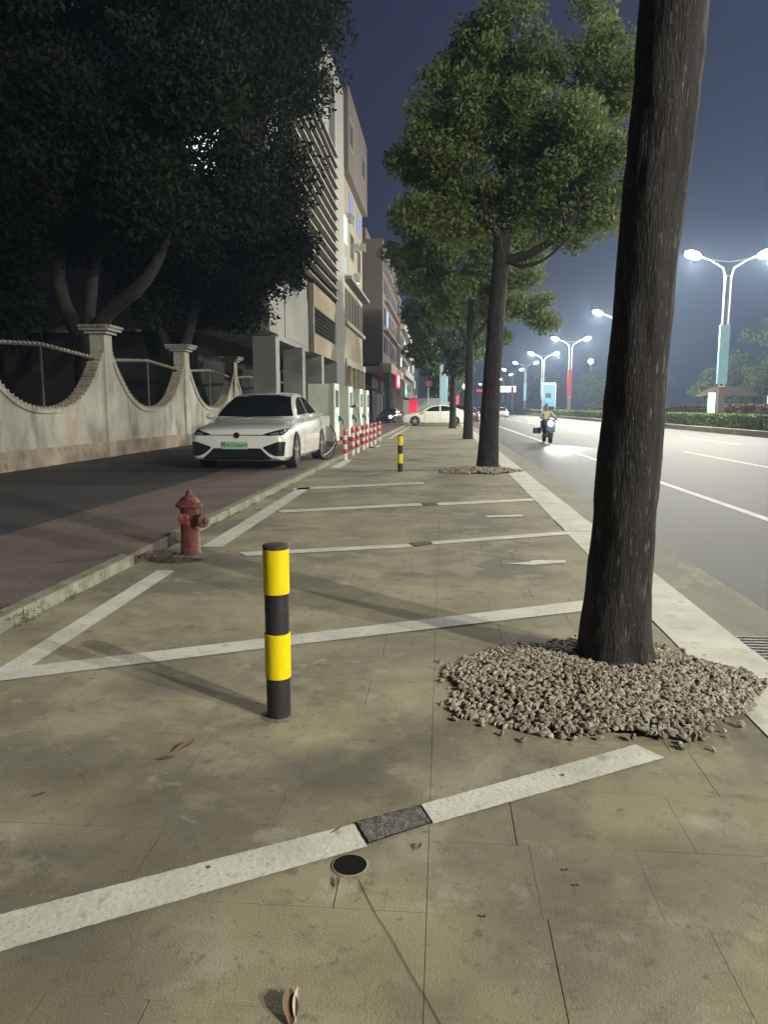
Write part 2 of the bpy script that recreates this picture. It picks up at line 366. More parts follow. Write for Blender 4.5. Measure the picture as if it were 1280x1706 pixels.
# painted lines
def paint(pts, z=.0045, name='painted_line'):
    vp = [G(px,py,z) for px,py in pts]; vs = []
    for a, b in zip(vp, vp[1:]+vp[:1]):
        k = max(1, min(60, int((b-a).length/.02)))
        for i in range(k):
            j = .0016 if i else 0; v = a.lerp(b, i/k); vs.append((v.x+random.uniform(-j,j), v.y+random.uniform(-j,j), z))
    return MB().add(vs, [tuple(range(len(vs)))]).build(name, M['paint'], kind='structure')
paint([(-90,1546),(590,1372),(612,1410),(-90,1610)])
paint([(702,1340),(1060,1240),(1108,1262),(722,1372)])
paint([(0,1112),(262,950),(291,951),(52,1109),(480,1052),(975,1000),(985,1017),(480,1074),(0,1134),(-20,1134)][0:4] + [(0,1112)][0:0])
paint([(-20,1125),(0,1112),(52,1109),(975,1000),(987,1016),(480,1075),(0,1134)], z=.0052)
paint([(335,911),(500,811),(518,812),(370,911)])
paint([(397,920),(682,906),(690,911),(410,926)])
paint([(718,902),(943,885),(950,890),(722,907)])
paint([(462,850),(700,838),(706,842),(470,854)])
paint([(727,838),(888,830),(892,834),(732,842)])
paint([(486,813),(704,803),(708,806),(490,816)])
paint([(550,779),(575,765),(588,766),(566,780)])
paint([(846,939),(885,935),(887,933),(943,933),(943,937),(890,941)], name='painted_arrow')
paint([(808,859),(870,857),(872,860),(812,862)], name='painted_arrow')
for yy in (17.6, 20.4, 23.2, 26.2):
    MB().add([(-2.3,yy,.0045),(1.2,yy+.35,.0045),(1.2,yy+.45,.0045),(-2.3,yy+.1,.0045)],[(0,1,2,3)]).build('painted_line', M['paint'], kind='structure')
for i, (ya, yb) in enumerate(((33,60),)):
    MB().add([(-2.45,ya,.0045),(-2.3,ya,.0045),(-2.3,yb,.0045),(-2.45,yb,.0045)],[(0,1,2,3)]).build('painted_line', M['paint'], kind='structure')
sheet('lane_line', 4.42, 4.57, -20, 300, ZR+.004, M['paint'], kind='structure')
yy = -5.0
while yy < 250:
    sheet('lane_dash', 8.3, 8.44, yy+.5, yy+7.5, ZR+.004, M['paint'], kind='structure'); 
    sheet('lane_dash', 12.2, 12.33, yy+.5, yy+7.5, ZR+.004, M['paint'], kind='structure'); yy += 12

# channel covers, drain hole, gutter grate
def cover(quad, label):
    c = [G(px,py,0) for px,py in quad]
    r = empty('drain_cover', tuple(sum(c, Vector())/4), label=label, cat='drain cover', group='rough covers set in the painted lines')
    o = sum(c, Vector())/4
    v = [(p-o) for p in c]
    inn = [p*.93 for p in v]
    mb = MB(); n = 14
    vs = []; fs = []
    for i in range(n+1):
        for j in range(n+1):
            a = inn[0].lerp(inn[1], i/n).lerp(inn[3].lerp(inn[2], i/n), j/n)
            vs.append((a.x,a.y,.006+random.uniform(-.0025,.0025)))
    for i in range(n):
        for j in range(n): fs.append((i*(n+1)+j,(i+1)*(n+1)+j,(i+1)*(n+1)+j+1,i*(n+1)+j+1))
    mb.add(vs,fs).build('plate', M['cover'], r)
    vs = [(p.x,p.y,.0048) for p in v]+[(p.x,p.y,.0048) for p in inn]
    MB().add(vs, [(i,(i+1)%4,(i+1)%4+4,i+4) for i in range(4)]).build('rim', M['black_hole'], r)
    return r
cover([(590,1372),(702,1342),(722,1372),(612,1408)], 'rough grey drain cover filling the gap in the nearest white line')
cover([(682,905),(716,902),(720,907),(690,911)], 'small drain cover in the gap of the second full bay line beyond the tall bollard')
cover([(702,838),(726,837),(731,842),(706,843)], 'small drain cover in the gap of the far bay line beside the distant arrow')
p = G(583,1442,0)
r = empty('drain_hole', (p.x,p.y,0), label='round black drain hole just below the nearest white line', cat='drain')
MB().lathe([(.0,.0035),(.052,.0035),(.052,.0025),(.0,.0025)], 32).build('hole', M['black_hole'], r)  # flat black disc; the darkness of the hole is in its colour
MB().lathe([(.0525,.0012),(.053,.0036),(.056,.0036),(.059,.0012)], 40).build('rim', M['slab'], r, smooth=True)
# crack running from the drain hole
pts = [(596,1464),(610,1492),(627,1524),(650,1560),(672,1598),(690,1628),(712,1665),(738,1712)]
mb = MB(); P = [G(a+random.uniform(-1.5,1.5),b,.0022) for a,b in pts]
for a, b in zip(P[:-1], P[1:]):
    n_ = Vector((-(b-a).y,(b-a).x,0)).normalized()*.0011
    mb.add([a-n_,a+n_,b+n_,b-n_],[(0,1,2,3)])
tag(mb.build('pavement_crack', M['grout']), kind='structure')
gr = empty('gutter_grate', (2.12,4.62,ZR), label='slatted iron drain grate in the gutter at the right edge', cat='drain grate')
MB().box(-.24,.34,-.36,.36,.003,.012).build('grate_frame', M['black_hole'], gr)
for i in range(12):
    MB().box(-.22,.32,-.33+i*.058,-.33+i*.058+.03,.013,.024).build('grate_bar', M['iron'], gr)

# ------------------------------------------------------------------ trees
def trunk_mesh(paths, n=16, rough=.06, seg=8, nz=1.6):
    """paths: list of lists of (x,y,z,r); returns MB with noisy bark tubes"""
    mb = MB()
    for path in paths:
        P = [Vector(p[:3]) for p in path]; Rr = [p[3] for p in path]
        pts = []; rr = []
        for i in range(len(P)-1):
            p0 = P[max(i-1,0)]; p1 = P[i]; p2 = P[i+1]; p3 = P[min(i+2,len(P)-1)]
            k = seg
            for j in range(k + (1 if i == len(P)-2 else 0)):
                t = j/k
                q = .5*((2*p1)+(-p0+p2)*t+(2*p0-5*p1+4*p2-p3)*t*t+(-p0+3*p1-3*p2+p3)*t**3)
                pts.append(q); rr.append(Rr[i]*(1-t)+Rr[i+1]*t)
        s = len(mb.v); mb.tube(pts, rr, n)
        for i in range(len(pts)):
            for k in range(n):
                v = Vector(mb.v[s+i*n+k]); c = pts[i]; d = v-c
                a = noise.fractal(Vector((v.x*9,v.y*9,v.z*nz)), 1.0, 2.0, 4)
                b = noise.noise(Vector((v.x*2,v.y*2,v.z*1.1+7)))
                mb.v[s+i*n+k] = tuple(c + d*(1+rough*a+rough*1.5*b))
    return mb
def leaves(name, centers, radii, n, size, mat_, parent=None, flat=.75, seed=1, shell=.55, gap=None):
    rg = np.random.default_rng(seed)
    C = np.array(centers); Rd = np.array(radii)
    w_ = Rd.prod(axis=1)**.75; w_ = w_/w_.sum()
    idx = rg.choice(len(C), n, p=w_)
    d = rg.normal(size=(n,3)); d /= np.linalg.norm(d,axis=1)[:,None]
    r = rg.random(n)**shell
    p = C[idx] + d*Rd[idx]*r[:,None]
    a = rg.normal(size=(n,3)); a[:,2] -= .3; a /= np.linalg.norm(a,axis=1)[:,None]
    if gap:      # opening cut in the crown along the view line so lit windows show
        A, B_, rad, keep = gap; A = np.array(A); B_ = np.array(B_); D = B_-A; wp = p + np.array(parent.location)
        tt = ((wp-A)@D)/(D@D); dist = np.linalg.norm(wp-(A+tt[:,None]*D),axis=1)
        kill = (dist < rad*tt*rg.uniform(.35,1.25,n)) & (rg.random(n) > keep)
        sel = ~kill; p = p[sel]; a = a[sel]; n = len(p)
    nrm = rg.normal(size=(n,3)); nrm[:,2] += flat; b = np.cross(nrm,a); b /= np.linalg.norm(b,axis=1)[:,None]+1e-9
    s = size*rg.uniform(.6,1.35,n)[:,None]
    v = np.empty((n,4,3))
    v[:,0] = p - a*s; v[:,1] = p + b*s*.45; v[:,2] = p + a*s; v[:,3] = p - b*s*.45
    me = bpy.data.meshes.new(name)
    me.vertices.add(n*4); me.vertices.foreach_set('co', v.ravel())
    me.loops.add(n*4); me.loops.foreach_set('vertex_index', np.arange(n*4,dtype=np.int32))
    me.polygons.add(n); me.polygons.foreach_set('loop_start', np.arange(0,n*4,4,dtype=np.int32)); me.polygons.foreach_set('loop_total', np.full(n,4,dtype=np.int32))
    me.update(calc_edges=True); me.validate()
    return link(name, me, mat_, parent)
def clumps(ell, k, rmin, rmax, seed, squash=.7, inner=.55):
    """clump centres spread near the surface of ellipsoids (cx,cy,cz,rx,ry,rz)"""
    rg = random.Random(seed); c = []; r = []
    for (cx,cy,cz,rx,ry,rz,kk) in ell:
        for i in range(kk):
            while True:
                d = Vector((rg.gauss(0,1),rg.gauss(0,1),rg.gauss(0,1)))
                if d.length > .1: break
            d.normalize(); q = rg.uniform(inner,1.0)
            c.append((cx+d.x*rx*q, cy+d.y*ry*q, cz+d.z*rz*q)); s = rg.uniform(rmin,rmax); r.append((s,s,s*squash))
    return c, r
def tree(name, label, cat_, x, y, paths, ell, n, size, seed, barkm, leafm, rmin=.45, rmax=.9, group=None, tn=14, seg=6, rough=.06, inner=.5):
    t = empty(name, (x,y,0), label=label, cat=cat_, group=group)
    trunk_mesh(paths, tn, rough, seg).build('trunk', barkm, t, smooth=True)
    c, r = clumps(ell, 0, rmin, rmax, seed, inner=inner)
    leaves('crown', c, r, n, size, leafm, t, seed=seed, gap=((0,0,1.42),(-9.9,31.5,11.7),1.5,.2) if 'old' in name else None)
    return t
GT = 'street trees in a row along the road kerb'
# nearest tree: big trunk, crown above the frame
t1 = empty('street_tree', (.98,4.05,0), label='nearest street tree, thick dark trunk rising from a mound of gravel', cat='tree', group=GT)
trunk_mesh([[(0,0,-.08,.27),(0,0,.06,.222),(0,0,.16,.198),(.0,0,.5,.176),(.035,0,1.35,.157),(.078,0,2.3,.151),(.125,0,3.2,.162),(.17,.02,4.2,.18)]], 72, .075, 34, 2.2).build('trunk', M['bark'], t1, smooth=True)
trunk_mesh([[(.15,0,4.0,.15),(-.5,.5,5.2,.10),(-1.3,1.0,6.4,.05)],[(.17,.02,4.0,.15),(.7,-.3,5.4,.11),(1.4,-.6,6.8,.05)],[(.17,.02,4.0,.13),(.2,.3,6,.1),(.1,.4,8.2,.05)]], 12, .05, 6).build('limb', M['bark'], t1, smooth=True)
c, r = clumps([(0.3,.2,8.0,2.7,2.7,2.4,60)], 0, .5, .9, 3)
leaves('crown', c, r, 15000, .10, M['leaf'], t1, seed=3)
tree('street_tree', 'second street tree, dark trunk with full green crown reaching over the road', 'tree', 1.05, 17.1,
     [[(0,0,-.05,.31),(.0,0,.25,.245),(.04,0,1.4,.205),(.10,0,3.0,.185),(.22,0,5.0,.19),(.28,0,7.0,.13),(.25,.1,9.5,.05)],
      [(.20,0,4.6,.12),(.9,-.3,4.75,.09),(1.6,-.5,5.3,.07),(2.2,-.4,6.6,.04)],
      [(.22,0,5.0,.12),(-.25,-.4,5.8,.08),(-.6,-.6,7.0,.05)],[(.2,0,5.2,.10),(.8,.5,6.4,.08),(1.2,.9,8,.04)],[(.21,0,4.7,.06),(.6,-.3,4.45,.045),(1.1,-.5,4.55,.032),(1.6,-.6,5.0,.018)]],
     [(.9,0,7.7,2.3,2.2,2.0,75),(2.0,-.3,6.4,1.35,1.6,1.7,36),(-.4,0,6.8,1.5,1.7,1.6,28),(2.5,.2,8.1,.9,1.2,1.0,14),(1.9,-.1,10.3,.7,.9,.7,10),(-.3,0,8.9,1.1,1.2,.9,14),(1.3,.3,5.7,1.9,1.3,.8,18),(-1.1,0,6.7,1.3,1.3,1.6,20),(-.5,.4,5.6,1.3,1.0,.7,12)], 100000, .056, 11, M['bark'], M['leaf'], .35, .62, GT, 24, 10, inner=.35)
tree('street_tree', 'third street tree, slimmer trunk with darker crown hanging to the left', 'tree', 1.15, 33.6,
     [[(0,0,-.05,.28),(0,0,.4,.22),(.02,0,3,.19),(.05,0,6,.14),(.1,0,9.5,.06)],[(.03,0,4,.1),(-1,-.4,6,.07),(-2,-.6,8,.03)],[(.03,0,4.2,.1),(1.2,0,5.8,.07),(2.2,.2,8,.03)]],
     [(-.2,0,8.2,3.0,2.6,3.1,70),(-1.9,0,8.6,2.0,1.8,1.5,22),(1.9,0,6.4,1.8,1.8,2.3,30)], 52000, .10, 12, M['bark'], M['leaf'], .5, .95, GT)
fl = [('fourth street tree, dark trunk standing in front of the white sedan', .68, 50), ('fifth street tree, half hidden behind the fourth trunk', .95, 66), ('sixth street tree, faint crown behind the pale blue banner', .9, 82), ('seventh street tree, far along the kerb', .9, 99)]
for i, (lb, x, y) in enumerate(fl):
    tree('street_tree', lb, 'tree', x, y, [[(0,0,-.05,.3),(0,0,.5,.23),(.02,0,3,.2),(.05,0,6,.14),(.1,0,9,.06)]],
         [(-.3,0,7.0,3.2,2.6,3.4,60),(-.8,0,3.9,1.8,1.8,1.1,16) if i else (-.6,0,4.6,2.2,2,1.2,14)], 15000, .19, 20+i, M['bark'], M['leaf_far'], .6, 1.1, GT, 10, 4)

# gravel mound round the nearest tree, made of real stones
def stone_mesh(i):
    bmx = bmesh.new(); bmesh.ops.create_icosphere(bmx, subdivisions=1, radius=1.0)
    for v in bmx.verts:
        q = v.co + Vector((i*7,i*3,1)); v.co *= 1 + .35*noise.noise(q*1.3)
        v.co.z *= .58; v.co.x *= 1.25
    me = bpy.data.meshes.new('stone'); bmx.to_mesh(me); bmx.free(); return me
SM = []
for i in range(9):
    me = stone_mesh(i); me.materials.append(M[('stone_a','stone_a','stone_b')[i%3] if i != 4 else 'stone_c']); SM.append(me)
def mound_h(x, y, rx, ry, h): 
    q = (x/rx)**2 + (y/ry)**2
    return h*max(0, 1-q)**.8
def edge_r(a): return 1 + .10*math.sin(2*a+.6) + .06*math.sin(5*a+1) + .05*math.sin(9*a)
def gravel(name, cx, cy, rx, ry, h, npieces, nrest, smin, smax, seed, label, trunk=(0,0,.2), kids=True):
    rg = random.Random(seed)
    g = empty(name, (cx,cy,.004), label=label, cat='gravel mound')
    vs = [(0,0,h)]; fs = []; NR, NA = 10, 40
    for i in range(1,NR+1):
        for k in range(NA):
            a = 2*math.pi*k/NA; q = i/NR*edge_r(a)*.93; x, y = q*rx*math.cos(a), q*ry*math.sin(a)
            vs.append((x,y,max(0,mound_h(x,y,rx,ry,h)-.004)+.0015))
    for k in range(NA): fs.append((0,1+k,1+(k+1)%NA))
    for i in range(NR-1):
        for k in range(NA): a = 1+i*NA+k; b = 1+i*NA+(k+1)%NA; fs.append((a,a+NA,b+NA,b))
    MB().add(vs,fs).build('soil', M['soil'], g, smooth=True)
    spots = []
    while len(spots) < npieces+nrest:
        a = rg.uniform(0,2*math.pi); q = math.sqrt(rg.random())*edge_r(a)
        if rg.random() < .06: q *= rg.uniform(1.0,1.16)
        x, y = q*rx*math.cos(a), q*ry*math.sin(a)
        if math.hypot(x-trunk[0], y-trunk[1]) < trunk[2]: continue
        spots.append((x,y))
    cands = sorted(spots, key=lambda s: s[1])
    rg.shuffle(spots)
    restv = []; mb = {}
    k = 0
    spots.sort(key=lambda s: (s[1] + rg.uniform(0,.5)))
    for (x,y) in spots:
        s = rg.uniform(smin,smax); z = mound_h(x,y,rx,ry,h)+s*.35
        rot = (rg.uniform(0,6.3),rg.uniform(-.5,.5),rg.uniform(0,6.3)); me = rg.choice(SM)
        if k < npieces and kids:
            s *= 1.12
            o = bpy.data.objects.new('stone', me); COL.objects.link(o); o.parent = g
            o.location = (x,y,z+.003); o.rotation_euler = rot; o.scale = (s,s,s); k += 1
        else:
            mtx = Matrix.Translation((x,y,z)) @ Matrix.Rotation(rot[2],4,'Z') @ Matrix.Rotation(rot[0],4,'X') @ Matrix.Scale(s,4)
            mb.setdefault(me.materials[0].name, MB()).add([mtx @ v.co for v in me.vertices], [tuple(p.vertices) for p in me.polygons])
    J = MB(); mats = []; mi = []
    for nm, b in mb.items():
        mats.append(bpy.data.materials[nm]); n0 = len(J.f); J.add(b.v, b.f); mi += [len(mats)-1]*(len(J.f)-n0)
    o = J.build('loose_stones', None, g, kind='stuff')
    for m_ in mats: o.data.materials.append(m_)
    o.data.polygons.foreach_set('material_index', mi)
    return g
gravel('gravel_mound', .82, 3.74, .76, .70, .062, 298, 5200, .008, .018, 5, 'low mound of tan crushed stones heaped round the nearest trunk', trunk=(.18,.33,.17))
gravel('gravel_mound', .82, 16.55, .85, .75, .06, 0, 900, .02, .035, 6, 'small patch of rubble and dry litter at the second tree foot', trunk=(.2,.5,.2), kids=False)

# ------------------------------------------------------------------ bollards
def bollard(x, y, label):
    r = empty('bollard', (x,y,0), label=label, cat='bollard', group='yellow and black bollards on the walk')
    rad = .057; H = .81
    MB().lathe([(rad-.002,0),(rad-.002,H-.025)], 40).build('post', M['black'], r, smooth=True)
    def band(z0,z1,m,nm):
        MB().lathe([(rad,z0),(rad+.0025,z0+.002),(rad+.0025,z1-.002),(rad,z1)], 40).build(nm, m, r, smooth=True)
    band(.19,.40,M['yellow'],'yellow_band'); band(.585,.79,M['yellow'],'yellow_band')
    MB().lathe([(rad+.001,H-.024),(rad+.002,H-.004),(rad-.004,H),(.02,H+.001),(0.001,H+.001)], 40).build('cap', M['cap'], r, smooth=True)
    mb = MB(); rg = random.Random(int(y*10))
    vs=[(0,0,.012)]+[( (rad+.02+.014*rg.random())*math.cos(2*math.pi*k/28),(rad+.02+.014*rg.random())*math.sin(2*math.pi*k/28),.001) for k in range(28)]
    mb.add(vs,[(0,1+k,1+(k+1)%28) for k in range(28)]).build('mortar_collar', M['gutter'], r)
b1 = G(465,1192); bollard(b1.x, b1.y, 'tall near bollard with two yellow bands standing alone on the paving')
b2 = G(667,786); bollard(b2.x, b2.y, 'small distant bollard with yellow bands in mid walk before the sedan')

RW = 'red and white bollards guarding the chargers'
def rw_bollard(x, y, H=.80):
    r = empty('traffic_bollard', (x,y,0.004)); rad = .055
    MB().lathe([(rad,0),(rad,H)], 20).build('post', M['white'], r, smooth=True)
    for k in range(3):
        z0 = H-.12-k*.245 - .02
        MB().lathe([(rad+.002,z0),(rad+.004,z0+.002),(rad+.004,z0+.12),(rad+.002,z0+.125)], 20).build('red_band', M['red'], r, smooth=True)
    MB().lathe([(rad+.005,H),(rad*.8,H+.03),(.001,H+.035)], 20).build('cap', M['red'], r, smooth=True)
    return r
rw = rw_bollard(-2.62, 19.9)
tag(rw, 'nearest of the red and white bollards before the first charger', 'bollard', RW)
rwl = ['second red and white bollard, close behind the nearest one', 'third red and white bollard, half covered by the second', 'fourth red and white bollard, just past the hanging cable', 'fifth red and white bollard, in front of the third charger', 'sixth red and white bollard, third from the far end of the row','second last red and white bollard of the row','last and most distant red and white bollard of the row']
for yy, lb in zip((21.7,22.9,24.7,25.8,27.0,28.4,30.9), rwl):
    c = copy_tree(rw); c.location = (-2.62+random.uniform(-.04,.04), yy, .004); c['label'] = lb

# ------------------------------------------------------------------ fire hydrant
p = G(318,924)
h = empty('fire_hydrant', (p.x,p.y,0), label='worn red fire hydrant at the kerb break, paint peeling', cat='hydrant')
MB().lathe([(.098,0),(.10,.02),(.094,.03),(.088,.30),(.085,.44),(.092,.455),(.092,.47)], 28).build('barrel', M['hydrant'], h, smooth=True)
MB().lathe([(.115,.47),(.128,.475),(.128,.50),(.115,.505),(.10,.52),(.075,.555),(.045,.575),(.03,.58),(.03,.60),(.022,.625),(.001,.63)], 28).build('bonnet', M['hydrant'], h, smooth=True)
n1 = MB().lathe([(.055,.0),(.055,.10)], 20, axis='x').build('side_nozzle', M['hydrant'], h, smooth=True); n1.location = (.05,-.03,.35); n1.rotation_euler = (0,0,R(-25))
n2 = MB().lathe([(.064,.10),(.072,.105),(.072,.13),(.05,.135),(.03,.14),(.025,.165),(.001,.168)], 20, axis='x').build('nozzle_cap', M['hydrant_cap'], n1, smooth=True)
n3 = MB().lathe([(.045,.06),(.045,.12),(.052,.122),(.052,.14),(.001,.145)], 18, axis='y').build('front_nozzle', M['hydrant'], h, smooth=True); n3.rotation_euler=(0,0,R(172)); n3.location=(0.0,0,.37)
mb = MB()
for k in range(8):
    t = 2*math.pi*k/8; mb.lathe([(.011,.462),(.011,.515),(.001,.516)], 8, (math.cos(t)*.108,math.sin(t)*.108,0))
mb.build('flange_bolts', M['hydrant'], h)
vs = [(0,0,.022)]; rg = random.Random(2)
vs += [((.17+.07*rg.random())*math.cos(2*math.pi*k/30),(.15+.06*rg.random())*math.sin(2*math.pi*k/30)-.03,.002) for k in range(30)]
MB().add(vs,[(0,1+k,1+(k+1)%30) for k in range(30)]).build('footing', M['gutter'], h)
# dark debris left by the hydrant
def scatter_bits(name, x, y, rx, ry, n, s, m, label, cat_):
    mb = MB(); rg = random.Random(n)
    for i in range(n):
        a = rg.uniform(0,6.3); q = math.sqrt(rg.random()); mt = Matrix.Translation((x+rx*q*math.cos(a), y+ry*q*math.sin(a), .006)) @ Matrix.Rotation(rg.uniform(0,6.3),4,'Z') @ Matrix.Rotation(rg.uniform(-.4,.4),4,'X')
        k = s*rg.uniform(.5,1.3); mb.add([mt@Vector(v) for v in ((-k,0,0),(0,-k*.4,.004),(k,0,.003),(0,k*.4,.005))],[(0,1,2,3)])
    return mb.build(name, m, label=label, kind='stuff')
scatter_bits('leaf_litter', p.x-.05, p.y-.30, .26, .14, 900, .010, M['soil'], 'dark damp litter on the paving in front of the hydrant', 'litter')
q = G(255,925); scatter_bits('leaf_litter', q.x, q.y, .22, .22, 1000, .010, M['soil'], 'dark litter filling the kerb break beside the hydrant', 'litter')
q = G(20,1030,ZL)
mb = scatter_bits('leaf_litter', q.x-.1, q.y+.1, .25, .2, 500, .009, M['soil'], 'dark litter on the pink pavers at the left edge', 'litter'); mb.location.z = ZL

# small weeds on the lane kerb
mb = MB(); rg = random.Random(9)
for i in range(420):
    yy = rg.choice((7.6,8.0,8.7,9.3,9.7,10.6,4.6,5.2,11.5,12.6,13.4))+rg.gauss(0,.10); xx = -2.76+rg.gauss(0,.02); a = rg.uniform(0,6.3); hh = rg.uniform(.01,.045)
    mb.add([(xx-.004*math.cos(a),yy-.004*math.sin(a),0),(xx+.004*math.cos(a),yy+.004*math.sin(a),0),(xx+rg.gauss(0,.015),yy+rg.gauss(0,.015),hh)],[(0,1,2)])
mb.build('weeds', M['hedge'], label='tiny weeds growing in the joint along the grey kerb', kind='stuff')

# fallen leaves
def fallen(px, py, L_, W_, m, rz, label, curl=.5):
    p = G(px,py); n = 8; vs = []; fs = []
    for i in range(n+1):
        t = i/n; w_ = W_*math.sin(math.pi*min(max(t,.03),.97))**.8; x = (t-.5)*L_
        z = .003 + curl*L_*.32*t*t
        vs += [(x,-w_, z+w_*curl*.5),(x,0,z),(x,w_, z+w_*curl*1.1)]
    for i in range(n):
        for j in range(2): a = i*3+j; fs.append((a,a+3,a+4,a+1))
    o = MB().add(vs,fs).build('fallen_leaf', m, label=label, cat='leaf', group='dry leaves fallen on the paving', smooth=True)
    o.location = (p.x,p.y,.002); o.rotation_euler = (R(8),0,rz); return o
fallen(482,1688,.085,.020,M['brown'],R(105),'large curled dark dry leaf at the bottom edge of the photo',.9)
fallen(494,1684,.080,.012,M['paleleaf'],R(100),'pale dry leaf lying against the dark curled one at the bottom',.9)
fallen(306,1248,.10,.012,M['brown'],R(45),'brown leaf with upturned tip left of the tall bollard',.8)
fallen(275,1266,.08,.010,M['brown'],R(5),'thin brown leaf sliver beside the upturned leaf',.4)
fallen(66,1326,.05,.008,M['brown'],R(30),'small dark leaf bit at the left below the triangle',.4)
fallen(560,1472,.05,.006,M['brown'],R(95),'little brown twig leaf just under the drain hole',.3)
fallen(697,1413,.035,.008,M['brown'],R(60),'crumpled brown leaf bit right of the drain cover',.7)
fallen(560,1385,.06,.003,M['brown'],R(50),'thin brown stalk above the nearest line near the bollard',.2)
for px, py, lb in ((348,1448,'dark pebble lying on the left half of the nearest line'),(938,1294,'dark pebble lying on the right half of the nearest line'),(945,1452,'upper of two dark pebbles at lower right'),(963,1478,'lower of two dark pebbles at lower right'),(808,1530,'dark pebble beside a slab joint at lower centre right')):
    p = G(px,py); o = link('pebble', SM[4].copy(), None, label=lb, cat='pebble', group='dark pebbles scattered on the paving'); o.location = (p.x,p.y,.008); s=.006; o.scale = (s,s,s)

# ------------------------------------------------------------------ boundary wall with scooped bays
WX = -9.15; P0 = 19.85; SP = 6.25; TH = .24
wall = empty('boundary_wall', (WX,P0,ZL), label='stained white tiled wall with scooped bays and capped pillars', cat='wall')
def bay_z(t):       # t 0..1 between pillars
    u = abs(2*t-1); return 1.30 + 1.55*(u**2.7)
for k in range(-2, 4):
    ya = k*SP+.24; yb = (k+1)*SP-.24; n = 36
    prof = [(ya+(yb-ya)*i/n, bay_z(i/n)) for i in range(n+1)]
    poly = [(ya,.42)] + prof + [(yb,.42)]
    poly = poly[::-1]
    MB().prism(poly, -TH, 0, 'x').build('wall_panel', M['wall'], wall)
    MB().box(-TH-.05,.035,ya,yb,0,.42).build('wall_foot', M['wallbase'], wall)
    cp = MB()
    for i in range(n):
        (y0,z0),(y1,z1) = prof[i], prof[i+1]; d = Vector((0,y1-y0,z1-z0)); nn = Vector((0,-d.z,d.y)).normalized()
        a = Vector((0,y0,z0)); b = Vector((0,y1,z1))
        cp.add([a+Vector((.045,0,0))-nn*.09, b+Vector((.045,0,0))-nn*.09, b+Vector((.045,0,0))+nn*.03, a+Vector((.045,0,0))+nn*.03,
                a+Vector((-TH-.04,0,0))-nn*.09, b+Vector((-TH-.04,0,0))-nn*.09, b+Vector((-TH-.04,0,0))+nn*.03, a+Vector((-TH-.04,0,0))+nn*.03],
               [(0,1,2,3),(7,6,5,4),(3,2,6,7),(0,4,5,1)])
    co = cp.build('coping', M['wall'], wall)
    tb = MB()
    for i in range(n):
        (y0,z0),(y1,z1) = prof[i], prof[i+1]; m_ = 2 if abs(z1-z0) > .12 else 1
        for j in range(m_):
            t = (j+.5)/m_; tb.tube([(-TH-.05,y0+(y1-y0)*t,z0+(z1-z0)*t+.03),(.055,y0+(y1-y0)*t,z0+(z1-z0)*t+.03)], .045, 6)
    tb.build('ridge_tiles', M['coping'], co)
    # iron railing behind
    rr = MB(); top = 2.72
    rr.tube([(-.12,ya,top-.1),(-.12,(ya+yb)/2,top+.06),(-.12,yb,top-.1)], .035, 6)
    rr.tube([(-.12,(ya+yb)/2,1.25),(-.12,(ya+yb)/2,top+.05)], .03, 6)
    rg_ = rr.build('railing', M['rail'], wall)
    tb = MB()
    for i in range(30):
        t = (i+.5)/30; yy = ya+(yb-ya)*t; tb.lathe([(.04,-.045),(.04,.045)], 6, (-.12,yy,top-.07+.16*(1-abs(2*t-1))), 'y')
    tb.build('rail_beads', M['coping'], rg_)
for k in range(-2, 5):
    y_ = k*SP
    pl = MB().box(-.33,.07,y_-.24,y_+.24,0,3.30).build('pillar', M['wall'], wall)
    MB().box(-.43,.17,y_-.34,y_+.34,3.301,3.38).box(-.53,.27,y_-.44,y_+.44,3.381,3.47).build('cap', M['wall'], pl)
    tb = MB()
    for i in range(10):
        u = -.44+.88*(i+.5)/10
        for xx in (.27,-.53): tb.lathe([(.04,-.06),(.04,.06)], 7, (xx,y_+u,3.49), 'x')
    for i in range(9):
        u = -.53+.8*(i+.5)/9
        for y2 in (-.44,.44): tb.lathe([(.04,-.06),(.04,.06)], 7, (u,y_+y2,3.49), 'y')
    tb.box(-.5,.24,y_-.41,y_+.41,3.471,3.51)
    tb.build('cap_tiles', M['wall'], pl)

# ------------------------------------------------------------------ big dark trees behind the wall
GL = 'old trees overhanging the boundary wall'
tree('old_tree', 'old leaning tree with forked pale limbs behind the near wall pillars', 'tree', -11.1, 22.8,
     [[(0,0,0,.5),(0,0,2.0,.42),(.1,0,3.6,.40)],[(0,0,3.2,.28),(-.7,-.1,4.8,.22),(-.6,-.2,6.6,.2),(-.5,0,9,.12),(-.2,0,12,.06)],
      [(.1,0,3.3,.27),(.9,-.3,4.3,.22),(2.1,-.8,4.95,.19),(2.9,-1,5.9,.13),(3.4,-1,7.5,.07)],[(0,0,3.4,.2),(.15,.2,5.2,.18),(.6,.1,7.2,.14),(.5,0,9.5,.1)]],
     [(.5,-1.0,11.5,5.2,4.5,6.3,120),(-3.5,-1.5,9.5,4.0,4.5,5.0,60),(3.8,-1.5,7.8,2.2,3.0,2.4,26)], 120000, .105, 31, M['bark_pale'], M['leaf_shaded'], .7, 1.5, GL, 18, 6, .09)
